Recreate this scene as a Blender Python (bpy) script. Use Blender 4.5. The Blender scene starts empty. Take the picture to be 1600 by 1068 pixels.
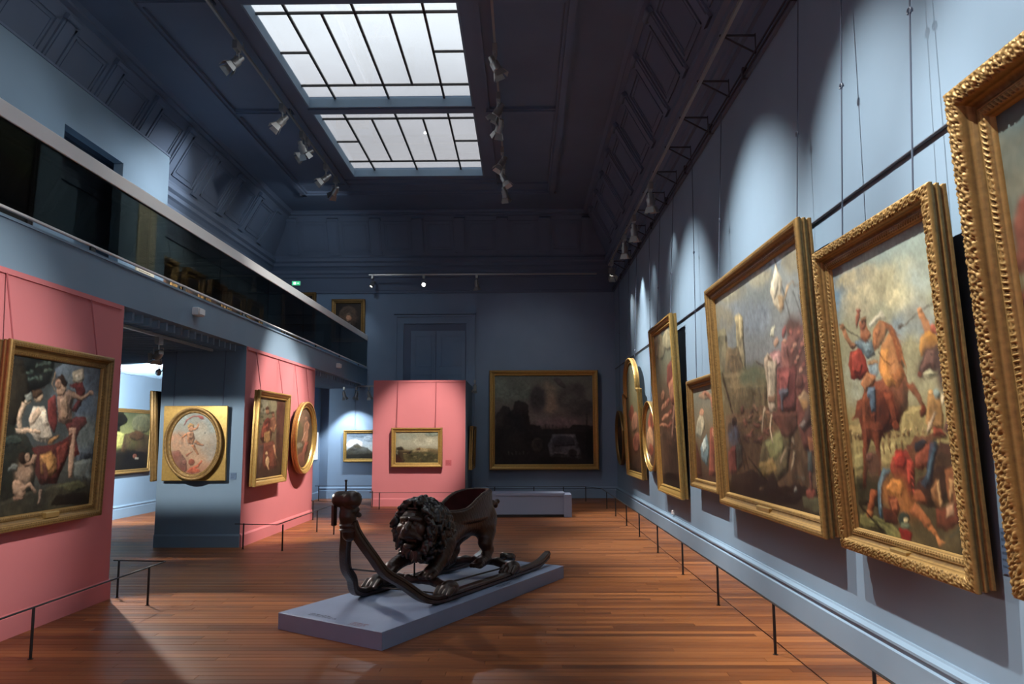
import bpy, math, random
import numpy as np
from mathutils import Matrix, Vector
random.seed(7)
rng = np.random.default_rng(7)
SC = bpy.context.scene
COL = SC.collection

# ------------------------------------------------------------------ camera
cam_data = bpy.data.cameras.new('camera')
cam_data.sensor_width = 36.0
cam_data.lens = 27.54
cam_data.clip_start = 0.05
cam = bpy.data.objects.new('camera', cam_data)
COL.objects.link(cam)
_r = (Vector((0.99990, 0.01370, -0.00290)), Vector((-0.00390, 0.11930, -0.99280)), Vector((-0.01420, 0.99270, 0.11960)))
_f = _r[2].normalized()
_x = (_r[0] - _f * _r[0].dot(_f)).normalized()
_up = (-_f).cross(_x)
M3 = Matrix((( _x.x, _up.x, -_f.x), (_x.y, _up.y, -_f.y), (_x.z, _up.z, -_f.z)))
cam.matrix_world = Matrix.Translation((0, 0, 1.6)) @ M3.to_4x4()
SC.camera = cam

# ------------------------------------------------------------------ exposure and world
SC.view_settings.view_transform = 'Standard'
SC.view_settings.look = 'None'
SC.view_settings.exposure = 0.0
SC.view_settings.gamma = 1.0
SC.view_settings.use_curve_mapping = False
SC.cycles.max_bounces = 8
SC.cycles.diffuse_bounces = 4
SC.cycles.glossy_bounces = 3
SC.cycles.transparent_max_bounces = 12
SC.cycles.sample_clamp_indirect = 4.0
SC.cycles.use_denoising = True
SC.cycles.caustics_reflective = False
SC.cycles.caustics_refractive = False

W = bpy.data.worlds.new('overcast_sky')
SC.world = W
W.use_nodes = True
nt = W.node_tree
nt.nodes.clear()
wo = nt.nodes.new('ShaderNodeOutputWorld')
bg = nt.nodes.new('ShaderNodeBackground')
tc = nt.nodes.new('ShaderNodeTexCoord')
sep = nt.nodes.new('ShaderNodeSeparateXYZ')
nt.links.new(tc.outputs['Generated'], sep.inputs[0])
ramp = nt.nodes.new('ShaderNodeValToRGB')
nt.links.new(sep.outputs['Z'], ramp.inputs[0])
cr = ramp.color_ramp
cr.elements[0].position = 0.28
cr.elements[0].color = (0.33, 0.315, 0.315, 1)
cr.elements[1].position = 0.60
cr.elements[1].color = (0.60, 0.625, 0.64, 1)
e = cr.elements.new(0.40); e.color = (0.38, 0.375, 0.385, 1)
e = cr.elements.new(0.47); e.color = (0.575, 0.595, 0.61, 1)
mp = nt.nodes.new('ShaderNodeMapping'); mp.inputs['Scale'].default_value = (2.2, 2.2, 7.0)
nt.links.new(tc.outputs['Generated'], mp.inputs[0])
cl = nt.nodes.new('ShaderNodeTexNoise'); cl.inputs['Scale'].default_value = 1.7; cl.inputs['Detail'].default_value = 5
nt.links.new(mp.outputs[0], cl.inputs[0])
clr = nt.nodes.new('ShaderNodeMapRange'); clr.inputs[1].default_value = .3; clr.inputs[2].default_value = .7
clr.inputs[3].default_value = .86; clr.inputs[4].default_value = 1.08
nt.links.new(cl.outputs['Fac'], clr.inputs[0])
mulw = nt.nodes.new('ShaderNodeVectorMath'); mulw.operation = 'SCALE'
nt.links.new(ramp.outputs[0], mulw.inputs[0]); nt.links.new(clr.outputs[0], mulw.inputs['Scale'])
nt.links.new(mulw.outputs[0], bg.inputs[0])
bg.inputs[1].default_value = 2.9
nt.links.new(bg.outputs[0], wo.inputs[0])

# daylight enters through the skylights: sampling portals in the openings
SKY_Y = [(-0.95, 2.48), (2.72, 6.15), (6.38, 9.81), (10.05, 13.48), (13.74, 17.26)]
SX0, SX1, ZC, ZG = -3.86, -0.87, 7.5, 7.65
for a, b in SKY_Y:
    L = bpy.data.lights.new('skylight_portal', 'AREA')
    L.shape = 'RECTANGLE'; L.size = SX1 - SX0; L.size_y = b - a
    L.cycles.is_portal = True
    o = bpy.data.objects.new('skylight_portal', L)
    o.location = ((SX0 + SX1) / 2, (a + b) / 2, ZG + .12)
    COL.objects.link(o)

def lamp(pos, target, power, angle, blend=.35, color=(1, .93, .84), size=.03, parent=None):
    L = bpy.data.lights.new('spot_beam', 'SPOT')
    L.energy = power; L.spot_size = math.radians(angle); L.spot_blend = blend
    L.color = color; L.shadow_soft_size = size
    o = bpy.data.objects.new('spot_beam', L)
    COL.objects.link(o)
    d = Vector(target) - Vector(pos)
    o.rotation_euler = d.to_track_quat('-Z', 'Y').to_euler()
    o.location = pos
    return o

# ------------------------------------------------------------------ helpers
def lin(h):
    v = [int(h[i:i + 2], 16) / 255 for i in (0, 2, 4)]
    return tuple((c / 12.92 if c <= .04045 else ((c + .055) / 1.055) ** 2.4) for c in v)

def tag(o, label=None, cat=None, group=None, kind=None):
    if label: o['label'] = label
    if cat: o['category'] = cat
    if group: o['group'] = group
    if kind: o['kind'] = kind
    return o

def mesh_from(name, V, F, mat=None, parent=None, smooth=False):
    me = bpy.data.meshes.new(name)
    me.from_pydata([tuple(v) for v in V], [], [tuple(f) for f in F])
    me.update()
    if smooth:
        me.polygons.foreach_set('use_smooth', [True] * len(me.polygons))
    if mat: me.materials.append(mat)
    o = bpy.data.objects.new(name, me)
    COL.objects.link(o)
    if parent: o.parent = parent
    return o

class MB:
    """collects simple solids into one mesh"""
    def __init__(s): s.V = []; s.F = []
    def add(s, V, F):
        n = len(s.V); s.V += [tuple(v) for v in V]; s.F += [tuple(i + n for i in f) for f in F]; return s
    def box(s, x0, x1, y0, y1, z0, z1, M=None):
        V = [(x, y, z) for x in (x0, x1) for y in (y0, y1) for z in (z0, z1)]
        if M is not None: V = [tuple(M @ Vector(v)) for v in V]
        F = [(0, 1, 3, 2), (4, 6, 7, 5), (0, 4, 5, 1), (2, 3, 7, 6), (0, 2, 6, 4), (1, 5, 7, 3)]
        return s.add(V, F)
    def bevbox(s, x0, x1, y0, y1, z0, z1, b, M=None):
        cx = [x0, x0 + b, x1 - b, x1]; V = []; F = []
        rings = [(x0 + b, x1 - b, y0 + b, y1 - b, z0), (x0, x1, y0, y1, z0 + b), (x0, x1, y0, y1, z1 - b), (x0 + b, x1 - b, y0 + b, y1 - b, z1)]
        for (a, c, d, e2, z) in rings: V += [(a, d, z), (c, d, z), (c, e2, z), (a, e2, z)]
        F.append((3, 2, 1, 0)); F.append((12, 13, 14, 15))
        for k in range(3):
            for i in range(4):
                j = (i + 1) % 4
                F.append((k * 4 + i, k * 4 + j, k * 4 + 4 + j, k * 4 + 4 + i))
        if M is not None: V = [tuple(M @ Vector(v)) for v in V]
        return s.add(V, F)
    def tube(s, pts, r, n=8, caps=True, r1=None):
        P = [Vector(p) for p in pts]; m = len(P); V = []; F = []
        up = None
        for i, p in enumerate(P):
            d = (P[min(i + 1, m - 1)] - P[max(i - 1, 0)]).normalized()
            if up is None:
                up = Vector((0, 0, 1)) if abs(d.z) < .9 else Vector((1, 0, 0))
            a = d.cross(up).normalized(); b = a.cross(d).normalized(); up = b
            rr = r if r1 is None else r + (r1 - r) * i / (m - 1)
            for k in range(n):
                t = 2 * math.pi * k / n
                V.append(p + a * math.cos(t) * rr + b * math.sin(t) * rr)
        for i in range(m - 1):
            for k in range(n):
                q = (k + 1) % n
                F.append((i * n + k, i * n + q, (i + 1) * n + q, (i + 1) * n + k))
        if caps:
            F.append(tuple(range(n))[::-1]); F.append(tuple((m - 1) * n + k for k in range(n)))
        return s.add(V, F)
    def lathe(s, prof, M, n=20):
        V = []; F = []
        for (r, z) in prof:
            for k in range(n):
                t = 2 * math.pi * k / n
                V.append(M @ Vector((r * math.cos(t), r * math.sin(t), z)))
        for i in range(len(prof) - 1):
            for k in range(n):
                q = (k + 1) % n
                F.append((i * n + k, i * n + q, (i + 1) * n + q, (i + 1) * n + k))
        return s.add(V, F)
    def build(s, name, mat, parent=None, smooth=False):
        return mesh_from(name, s.V, s.F, mat, parent, smooth)

def empty(name, loc=(0, 0, 0)):
    o = bpy.data.objects.new(name, None)
    o.empty_display_size = .1
    COL.objects.link(o); o.location = loc
    return o

def copy_tree(o, parent=None):
    c = o.copy(); COL.objects.link(c)
    if parent: c.parent = parent
    for ch in list(o.children): copy_tree(ch, c)
    return c

# ------------------------------------------------------------------ materials
def mat(name, base, rough=.6, metal=0.0, spec=.5, bump=None, vary=None, coat=0.0):
    m = bpy.data.materials.new(name); m.use_nodes = True
    n = m.node_tree.nodes; l = m.node_tree.links; b = n['Principled BSDF']
    b.inputs['Base Color'].default_value = (*base, 1)
    b.inputs['Roughness'].default_value = rough
    b.inputs['Metallic'].default_value = metal
    b.inputs['Specular IOR Level'].default_value = spec
    b.inputs['Coat Weight'].default_value = coat
    t = n.new('ShaderNodeTexCoord')
    if vary:
        sc, lo, hi = vary
        no = n.new('ShaderNodeTexNoise'); no.inputs['Scale'].default_value = sc; no.inputs['Detail'].default_value = 4
        l.new(t.outputs['Object'], no.inputs[0])
        mr = n.new('ShaderNodeMapRange'); mr.inputs[1].default_value = .3; mr.inputs[2].default_value = .7
        mr.inputs[3].default_value = lo; mr.inputs[4].default_value = hi
        l.new(no.outputs['Fac'], mr.inputs[0])
        v = n.new('ShaderNodeVectorMath'); v.operation = 'SCALE'; v.inputs[0].default_value = base
        l.new(mr.outputs[0], v.inputs['Scale']); l.new(v.outputs[0], b.inputs['Base Color'])
    if bump:
        sc, st, dist = bump
        no = n.new('ShaderNodeTexNoise'); no.inputs['Scale'].default_value = sc; no.inputs['Detail'].default_value = 6
        l.new(t.outputs['Object'], no.inputs[0])
        bp = n.new('ShaderNodeBump'); bp.inputs['Strength'].default_value = st; bp.inputs['Distance'].default_value = dist
        l.new(no.outputs['Fac'], bp.inputs['Height']); l.new(bp.outputs[0], b.inputs['Normal'])
    return m

def emit(name, col, strength):
    m = bpy.data.materials.new(name); m.use_nodes = True
    n = m.node_tree.nodes; n.clear()
    e = n.new('ShaderNodeEmission'); e.inputs[0].default_value = (*col, 1); e.inputs[1].default_value = strength
    o = n.new('ShaderNodeOutputMaterial'); m.node_tree.links.new(e.outputs[0], o.inputs[0])
    return m

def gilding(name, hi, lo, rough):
    """gold leaf, mixed towards a darker tone in the carved recesses and by noise"""
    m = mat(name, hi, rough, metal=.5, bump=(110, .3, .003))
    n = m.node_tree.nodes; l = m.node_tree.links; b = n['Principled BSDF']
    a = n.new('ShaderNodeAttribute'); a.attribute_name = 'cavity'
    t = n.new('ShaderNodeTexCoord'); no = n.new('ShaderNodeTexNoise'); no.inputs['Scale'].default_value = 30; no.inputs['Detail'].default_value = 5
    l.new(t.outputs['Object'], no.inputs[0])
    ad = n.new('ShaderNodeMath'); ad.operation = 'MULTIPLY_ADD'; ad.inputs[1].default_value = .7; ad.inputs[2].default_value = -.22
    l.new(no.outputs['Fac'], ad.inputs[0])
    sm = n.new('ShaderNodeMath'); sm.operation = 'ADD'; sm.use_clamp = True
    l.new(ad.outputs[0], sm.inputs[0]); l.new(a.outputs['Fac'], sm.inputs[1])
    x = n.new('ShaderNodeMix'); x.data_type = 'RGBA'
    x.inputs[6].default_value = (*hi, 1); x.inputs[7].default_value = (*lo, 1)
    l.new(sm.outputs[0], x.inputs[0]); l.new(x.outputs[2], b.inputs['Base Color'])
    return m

BLUE = (.195, .280, .370)
M = {}
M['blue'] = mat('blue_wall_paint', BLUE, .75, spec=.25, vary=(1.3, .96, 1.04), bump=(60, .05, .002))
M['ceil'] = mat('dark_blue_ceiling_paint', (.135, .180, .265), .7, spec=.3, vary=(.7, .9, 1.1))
M['blue_lifted'] = mat('lifted_blue_wall_paint', (.215, .305, .430), .75, spec=.25, vary=(1.0, .94, 1.06))  # the wall blue lightened in colour to offset dim light on the back wall
M['pink'] = mat('pink_wall_paint', (.60, .190, .200), .75, spec=.25, vary=(1.1, .97, 1.03))
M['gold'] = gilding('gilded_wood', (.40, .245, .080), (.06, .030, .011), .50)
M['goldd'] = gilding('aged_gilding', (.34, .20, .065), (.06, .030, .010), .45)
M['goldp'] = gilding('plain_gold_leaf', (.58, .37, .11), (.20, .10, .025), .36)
M['wood'] = mat('dark_stained_carved_wood', (.026, .012, .007), .36, spec=.5, bump=(38, .5, .006), vary=(6, .5, 1.7))
M['woodm'] = mat('blackened_mane_wood', (.012, .009, .008), .28, spec=.6, bump=(60, .4, .004), vary=(9, .6, 1.5))
M['red'] = mat('dark_red_velvet', (.055, .008, .008), .8, spec=.2, vary=(8, .7, 1.2))
M['black'] = mat('black_painted_metal', (.012, .012, .013), .45)
M['dark'] = mat('dark_backing_wood', (.018, .014, .012), .8)
M['steel'] = mat('brushed_aluminium', (.82, .82, .82), .5, metal=0, bump=(120, .05, .001))
M['lampm'] = mat('silver_lamp_housing', (.38, .38, .37), .32, metal=.6)
M['plinth'] = mat('blue_grey_plinth_paint', (.24, .30, .44), .55, spec=.3, vary=(3, .95, 1.05))
M['bench'] = mat('pale_blue_grey_bench_paint', (.20, .24, .34), .6, spec=.3)
M['cable'] = mat('wall_cable', (.03, .035, .05), .6)
M['rodb'] = mat('blue_painted_rod', (.075, .10, .15), .5)
M['rodp'] = mat('pink_painted_rod', (.38, .085, .095), .6)
M['ink'] = mat('printed_ink', (.015, .02, .035), .8)
M['paper'] = mat('cream_printed_board', (.55, .50, .38), .8)
M['lblue'] = mat('blue_wall_label', (.10, .16, .26), .7)
M['inkb'] = mat('pale_blue_print', (.05, .085, .14), .8)
M['inkp'] = mat('pink_print', (.26, .05, .06), .8)
M['lpink'] = mat('pink_wall_label', (.45, .09, .10), .7)
M['white'] = mat('white_plastic', (.70, .70, .72), .4)
M['brass'] = mat('brass_name_plate', (.45, .30, .11), .35, metal=.6)
M['bulb'] = emit('lit_lamp_lens', (1, .96, .88), 18)
M['bulbs'] = emit('lit_reflector', (1, .95, .86), 2.2)
M['exit'] = emit('green_exit_sign', (.06, .62, .28), 1.1)
M['exitw'] = emit('white_exit_pictogram', (.75, 1, .85), 1.6)
M['glow'] = emit('backlit_panel', (.92, .96, 1.0), 1.0)

def floor_mat():
    m = bpy.data.materials.new('red_brown_floor_boards'); m.use_nodes = True
    n = m.node_tree.nodes; l = m.node_tree.links; b = n['Principled BSDF']
    a = n.new('ShaderNodeAttribute'); a.attribute_name = 'tone'
    g = n.new('ShaderNodeNewGeometry')
    mp = n.new('ShaderNodeMapping'); mp.inputs['Scale'].default_value = (1.6, 38, 1)
    l.new(g.outputs['Position'], mp.inputs[0])
    no = n.new('ShaderNodeTexNoise'); no.inputs['Scale'].default_value = 1.5; no.inputs['Detail'].default_value = 8
    no.inputs['Distortion'].default_value = .6
    l.new(mp.outputs[0], no.inputs[0])
    mx = n.new('ShaderNodeMath'); mx.operation = 'MULTIPLY_ADD'
    l.new(no.outputs['Fac'], mx.inputs[0]); mx.inputs[1].default_value = .55
    l.new(a.outputs['Fac'], mx.inputs[2])
    r = n.new('ShaderNodeValToRGB'); e = r.color_ramp.elements
    e[0].position = .15; e[0].color = (.062, .019, .007, 1)
    e[1].position = 1.0; e[1].color = (.36, .130, .038, 1)
    k = e.new(.55); k.color = (.180, .057, .017, 1)
    l.new(mx.outputs[0], r.inputs[0]); l.new(r.outputs[0], b.inputs['Base Color'])
    n2 = n.new('ShaderNodeTexNoise'); n2.inputs['Scale'].default_value = 1.4; n2.inputs['Detail'].default_value = 5
    l.new(g.outputs['Position'], n2.inputs[0])
    mr = n.new('ShaderNodeMapRange'); mr.inputs[3].default_value = .30; mr.inputs[4].default_value = .50
    l.new(n2.outputs['Fac'], mr.inputs[0]); l.new(mr.outputs[0], b.inputs['Roughness'])
    bp = n.new('ShaderNodeBump'); bp.inputs['Strength'].default_value = .25; bp.inputs['Distance'].default_value = .002
    l.new(no.outputs['Fac'], bp.inputs['Height']); l.new(bp.outputs[0], b.inputs['Normal'])
    b.inputs['Specular IOR Level'].default_value = .30
    return m
M['floor'] = floor_mat()

def glass_mat(name, tint, gloss, rough=.02):
    m = bpy.data.materials.new(name); m.use_nodes = True
    n = m.node_tree.nodes; l = m.node_tree.links; n.clear()
    t = n.new('ShaderNodeBsdfTransparent'); t.inputs[0].default_value = (*tint, 1)
    g = n.new('ShaderNodeBsdfGlossy'); g.inputs['Roughness'].default_value = rough; g.inputs[0].default_value = (.8, .85, .9, 1)
    x = n.new('ShaderNodeMixShader'); o = n.new('ShaderNodeOutputMaterial')
    f = n.new('ShaderNodeFresnel'); f.inputs[0].default_value = 1.45
    mm = n.new('ShaderNodeMath'); mm.operation = 'MULTIPLY'; mm.inputs[1].default_value = gloss
    l.new(f.outputs[0], mm.inputs[0]); l.new(mm.outputs[0], x.inputs[0])
    l.new(t.outputs[0], x.inputs[1]); l.new(g.outputs[0], x.inputs[2]); l.new(x.outputs[0], o.inputs[0])
    return m
M['glass'] = glass_mat('dark_tinted_glass', (.36, .37, .34), .5)
M['pane'] = glass_mat('skylight_glass', (.94, .95, .96), .5)

def canvas_mat(gain):
    m = bpy.data.materials.new('painted_canvas'); m.use_nodes = True
    n = m.node_tree.nodes; l = m.node_tree.links; b = n['Principled BSDF']
    a = n.new('ShaderNodeAttribute'); a.attribute_name = 'Col'
    v = n.new('ShaderNodeVectorMath'); v.operation = 'SCALE'; v.inputs['Scale'].default_value = gain
    l.new(a.outputs['Color'], v.inputs[0]); l.new(v.outputs[0], b.inputs['Base Color'])
    b.inputs['Roughness'].default_value = .48; b.inputs['Specular IOR Level'].default_value = .3
    t = n.new('ShaderNodeTexCoord'); no = n.new('ShaderNodeTexNoise'); no.inputs['Scale'].default_value = 45; no.inputs['Detail'].default_value = 5
    l.new(t.outputs['Object'], no.inputs[0])
    bp = n.new('ShaderNodeBump'); bp.inputs['Strength'].default_value = .2; bp.inputs['Distance'].default_value = .002
    l.new(no.outputs['Fac'], bp.inputs['Height']); l.new(bp.outputs[0], b.inputs['Normal'])
    return m


# ------------------------------------------------------------------ the room
XR, XL, YB, YF = 2.45, -6.9, 20.8, -4.0
def struct(name, mb, m, parent=None, **k):
    o = mb.build(name, m, parent, **k)
    if parent is None: o['kind'] = 'structure'
    return o

# floor: sub-floor slab and boards laid across the room
fl = struct('floor', MB().box(-8.3, 2.7, YF - .2, YB + .2, -.12, -.014), M['dark'])
PW = .088
rows = int((YB - YF) / PW)
near = []; far = MB(); far_tone = []
def plank_geo(x0, x1, y0, y1):
    return MB().bevbox(x0, x1, y0, y1, -.016, random.uniform(-.0006, .0006), .0016)
seg_rows = []
for r in range(rows):
    y0 = YF + r * PW
    x = -8.28 + random.uniform(-1.6, 0)
    while x < 1.97:
        L = random.uniform(1.5, 2.9)
        seg_rows.append((max(x, -8.28), min(x + L, 1.97), y0))
        x += L
    seg_rows.append((1.972, 2.6, y0))
def onscreen(y0, a, b):
    return y0 > 3.35 and b > -.68 * y0 and a < .68 * y0
cand = sorted([s for s in seg_rows if onscreen(s[2], s[0], s[1]) and s[1] - s[0] > .15], key=lambda s: s[2])[:295]
cs = set(cand)
for s in seg_rows:
    if s[1] - s[0] < .02: continue
    g = plank_geo(s[0] + .0012, s[1] - .0012, s[2] + .0014, s[2] + PW - .0014)
    tone = min(max(random.gauss(.34, .15), .06), .72)
    if s in cs:
        o = g.build('plank', M['floor'], fl)
        at = o.data.attributes.new('tone', 'FLOAT', 'POINT'); at.data.foreach_set('value', [tone] * 16)
    else:
        far.add(g.V, g.F); far_tone += [tone] * 16
o = far.build('floor_planks', M['floor'], fl); o['kind'] = 'stuff'
at = o.data.attributes.new('tone', 'FLOAT', 'POINT'); at.data.foreach_set('value', far_tone)

struct('wall_right', MB().box(XR, XR + .2, YF, YB, 0, 6.6), M['blue'])
struct('wall_back', MB().box(-8.3, XR + .2, YB, YB + .2, 0, 6.6), M['blue_lifted'])
struct('wall_front', MB().box(-8.3, XR + .2, YF - .2, YF, 0, 7.6), M['blue_lifted'])
struct('wall_left', MB().box(-8.28, -8.08, YF, YB, 0, 2.96), M['blue'])
struct('wall_left_upper', MB().box(-7.1, XL, YF, YB, 3.38, 6.6), M['blue'])

# baseboards
def baseboard(name, x0, y0, x1, y1, nx, ny, h, t, m):
    """profiled skirting from (x0,y0) to (x1,y1), projecting along (nx,ny)"""
    prof = [(0, 0), (t, 0), (t, h * .70), (t * .72, h * .73), (t * .72, h * .80), (t * .95, h * .84), (t * .95, h * .90), (t * .35, h * .96), (t * .25, h), (0, h)]
    V = []
    for (x, y) in ((x0, y0), (x1, y1)):
        for a, z in prof: V.append((x + nx * a, y + ny * a, z))
    n = len(prof)
    F = [(i, i + 1, n + i + 1, n + i) for i in range(n - 1)] + [tuple(range(n))[::-1], tuple(range(n, 2 * n))]
    return mesh_from(name, V, F, m)
for nm, a in (('baseboard_right', (XR, YF, XR, YB, -1, 0, .30, .055)), ('baseboard_back', (-8.0, YB, XR, YB, 0, -1, .30, .05))):
    tag(baseboard(nm, *a, M['blue'] if nm.endswith('right') else M['blue_lifted']), kind='structure')
tag(baseboard('baseboard_left', -8.08, YF, -8.08, YB, 1, 0, .26, .04, M['blue']), kind='structure')

# cornice and coved ceiling ring: profile swept round the room
prof = [(0, 5.44), (.035, 5.44), (.035, 5.50), (.015, 5.52), (.015, 5.86), (.05, 5.88), (.05, 5.95), (.09, 5.99), (.09, 6.06), (.15, 6.13), (.20, 6.16),
        (.20, 6.24), (.26, 6.28), (.26, 6.36), (.22, 6.40), (.22, 6.44), (.72, 7.36), (.72, 7.40), (.80, 7.42), (.80, 7.46), (.86, ZC)]
def ring(d, z):
    return [(XL + d, YF + d, z), (XR - d, YF + d, z), (XR - d, YB - d, z), (XL + d, YB - d, z)]
V = []; F = []
for d, z in prof: V += ring(d, z)
for i in range(len(prof) - 1):
    for k in range(4):
        q = (k + 1) % 4
        F.append((i * 4 + k, i * 4 + q, i * 4 + 4 + q, i * 4 + 4 + k))
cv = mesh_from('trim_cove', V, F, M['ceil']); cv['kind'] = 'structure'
# roof behind the cove keeps stray light out
rf = MB()
rf.box(XL - .2, XL + .02, YF, YB, 6.6, 7.7); rf.box(XR - .02, XR + .2, YF, YB, 6.6, 7.7)
rf.box(XL - .2, XR + .2, YB - .02, YB + .2, 6.6, 7.7)
struct('trim_parapet', rf, M['ceil'])

# ribs and coffer mouldings on the sloping cove
A0 = Vector((.22, 6.46)); A1 = Vector((.72, 7.36)); SL = (A1 - A0).length; D = (A1 - A0) / SL; N = Vector((D.y, -D.x))
def cove_piece(side, u, make):
    """frame with x along the wall, y up the slope, z out of the slope"""
    if side == 'right': ox, ax, inn = Vector((XR, u, 0)), Vector((0, 1, 0)), Vector((-1, 0, 0))
    elif side == 'left': ox, ax, inn = Vector((XL, u, 0)), Vector((0, -1, 0)), Vector((1, 0, 0))
    else: ox, ax, inn = Vector((u, YB, 0)), Vector((-1, 0, 0)), Vector((0, -1, 0))
    o = ox + inn * A0.x + Vector((0, 0, A0.y))
    yy = inn * D.x + Vector((0, 0, D.y)); zz = inn * N.x + Vector((0, 0, N.y))
    Mx = Matrix(((ax.x, yy.x, zz.x, o.x), (ax.y, yy.y, zz.y, o.y), (ax.z, yy.z, zz.z, o.z), (0, 0, 0, 1)))
    return make(Mx)
def rib(Mx):
    mb = MB()
    mb.box(-.13, .13, .0, SL - .02, 0, .035, Mx); mb.box(-.09, .09, .05, SL - .10, .035, .055, Mx)
    mb.bevbox(-.15, .15, SL - .10, SL - .02, 0, .10, .015, Mx); mb.box(-.14, .14, .0, .06, 0, .06, Mx)
    return mb
def coffer(w):
    def f(Mx):
        mb = MB()
        for k, (m_, t_, h_) in enumerate(((.0, .05, .03), (.09, .02, .018))):
            a, b, c, d = -w / 2 + m_, w / 2 - m_, .08 + m_, SL - .12 - m_
            mb.box(a, b, c, c + t_, 0, h_, Mx); mb.box(a, b, d - t_, d, 0, h_, Mx)
            mb.box(a, a + t_, c, d, 0, h_, Mx); mb.box(b - t_, b, c, d, 0, h_, Mx)
        return mb
    return f
for side, us, w in (('right', [19.25 - 1.31 * k for k in range(12)], .92), ('left', [19.25 - 1.31 * k for k in range(12)], .92), ('back', [-2.22 + 1.12 * (k - 3.5) for k in range(8)], .76)):
    for k, u in enumerate(us):
        cove_piece(side, u, rib).build('cove_rib', M['ceil'], cv)
        if k < len(us) - 1:
            cove_piece(side, (us[k] + us[k + 1]) / 2, coffer(w)).build('coffer_moulding', M['ceil'], cv)

# flat ceiling with the skylight openings
V = []; F = []
xs = [XL + .86, SX0, SX1, XR - .86]
ys = [YF + .86]
for a, b in SKY_Y: ys += [a, b]
ys.append(YB - .86)
for j in range(len(ys) - 1):
    for i in range(3):
        if i == 1 and j % 2 == 1: continue
        n = len(V); V += [(xs[i], ys[j], ZC), (xs[i + 1], ys[j], ZC), (xs[i + 1], ys[j + 1], ZC), (xs[i], ys[j + 1], ZC)]
        V += [(a, b, ZC + .2) for a, b, c in V[n:n + 4]]
        F += [(n, n + 3, n + 2, n + 1), (n + 4, n + 5, n + 6, n + 7)] + [(n + k, n + (k + 1) % 4, n + 4 + (k + 1) % 4, n + 4 + k) for k in range(4)]
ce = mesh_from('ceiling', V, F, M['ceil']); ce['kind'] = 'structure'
mb = MB()
def beam(x0, x1, y0, y1, d):
    mb.box(x0, x1, y0, y1, ZC - d, ZC + .01)
# stepped frame round the flat ceiling and cross beams
for e_, d_ in ((0, .05), (.05, .09), (.16, .05)):
    w_ = .05 if e_ != .05 else .11
    beam(.60 + e_, .60 + e_ + w_, YF + 1, 18.5, d_); beam(-5.20 - e_ - w_, -5.20 - e_, YF + 1, 18.5, d_)
    beam(-5.4, .82, 18.3 + e_, 18.3 + e_ + w_, d_)
for i in range(4):
    yb = (SKY_Y[i][1] + SKY_Y[i + 1][0]) / 2
    for xa, xb in ((-5.2, SX0 - .32), (SX1 + .22, .6)):
        beam(xa, xb, yb - .10, yb + .10, .05); beam(xa, xb, yb - .05, yb + .05, .08)
    beam(SX0 - .02, SX1 + .02, yb - .09, yb + .09, .03)
for xa in (SX0 - .30, SX1 + .22):
    beam(xa, xa + .06, YF + 1, 18.0, .04)
beam(-5.2, .6, 17.75, 17.80, .04); beam(SX0 - .3, SX1 + .3, 17.45, 17.52, .04)
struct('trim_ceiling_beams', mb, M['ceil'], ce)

# skylights: painted well lining, glazing bars and every pane
for i, (a, b) in enumerate(SKY_Y):
    t = .03
    fr = MB()
    fr.box(SX0, SX0 + t, a, b, ZC - .01, ZG + .02); fr.box(SX1 - t, SX1, a, b, ZC - .01, ZG + .02)
    fr.box(SX0 + t, SX1 - t, a, a + t, ZC - .01, ZG + .02); fr.box(SX0 + t, SX1 - t, b - t, b, ZC - .01, ZG + .02)
    w = struct('window_%d' % (i + 1), fr, M['blue'])
    L = b - a
    X = [SX0 + t, -3.37, -2.40, -1.40, SX1 - t]; Yc = [a + t, b - 2.90, b - 1.73, b - .56, b - t]
    hb = .018
    def bar(x0, x1, y0, y1):
        MB().box(x0, x1, y0, y1, ZG - .014, ZG + .016).build('glazing_bar', M['black'], w)
    for x in X[1:4]: bar(x - hb, x + hb, Yc[0], Yc[4])
    for y in (Yc[1], Yc[3]): bar(X[0], X[4], y - hb, y + hb)
    for x in (-2.885, -1.90): bar(x - hb, x + hb, Yc[1], Yc[3])
    bar(X[0], X[1], Yc[2] - .016, Yc[2] + .016); bar(X[3], X[4], Yc[2] - .016, Yc[2] + .016)
    rects = [(X[k], X[k + 1], Yc[0], Yc[1]) for k in range(4)] + [(X[k], X[k + 1], Yc[3], Yc[4]) for k in range(4)]
    for p, q in ((0, 1), (3, 4)):
        rects += [(X[p], X[q], Yc[1], Yc[2]), (X[p], X[q], Yc[2], Yc[3])]
    for p, q in ((X[1], -2.885), (-2.885, X[2]), (X[2], -1.90), (-1.90, X[3])): rects.append((p, q, Yc[1], Yc[3]))
    for (x0, x1, y0, y1) in rects:
        MB().box(x0 + .004, x1 - .004, y0 + .004, y1 - .004, ZG + .004, ZG + .009).build('pane', M['pane'], w)

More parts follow.
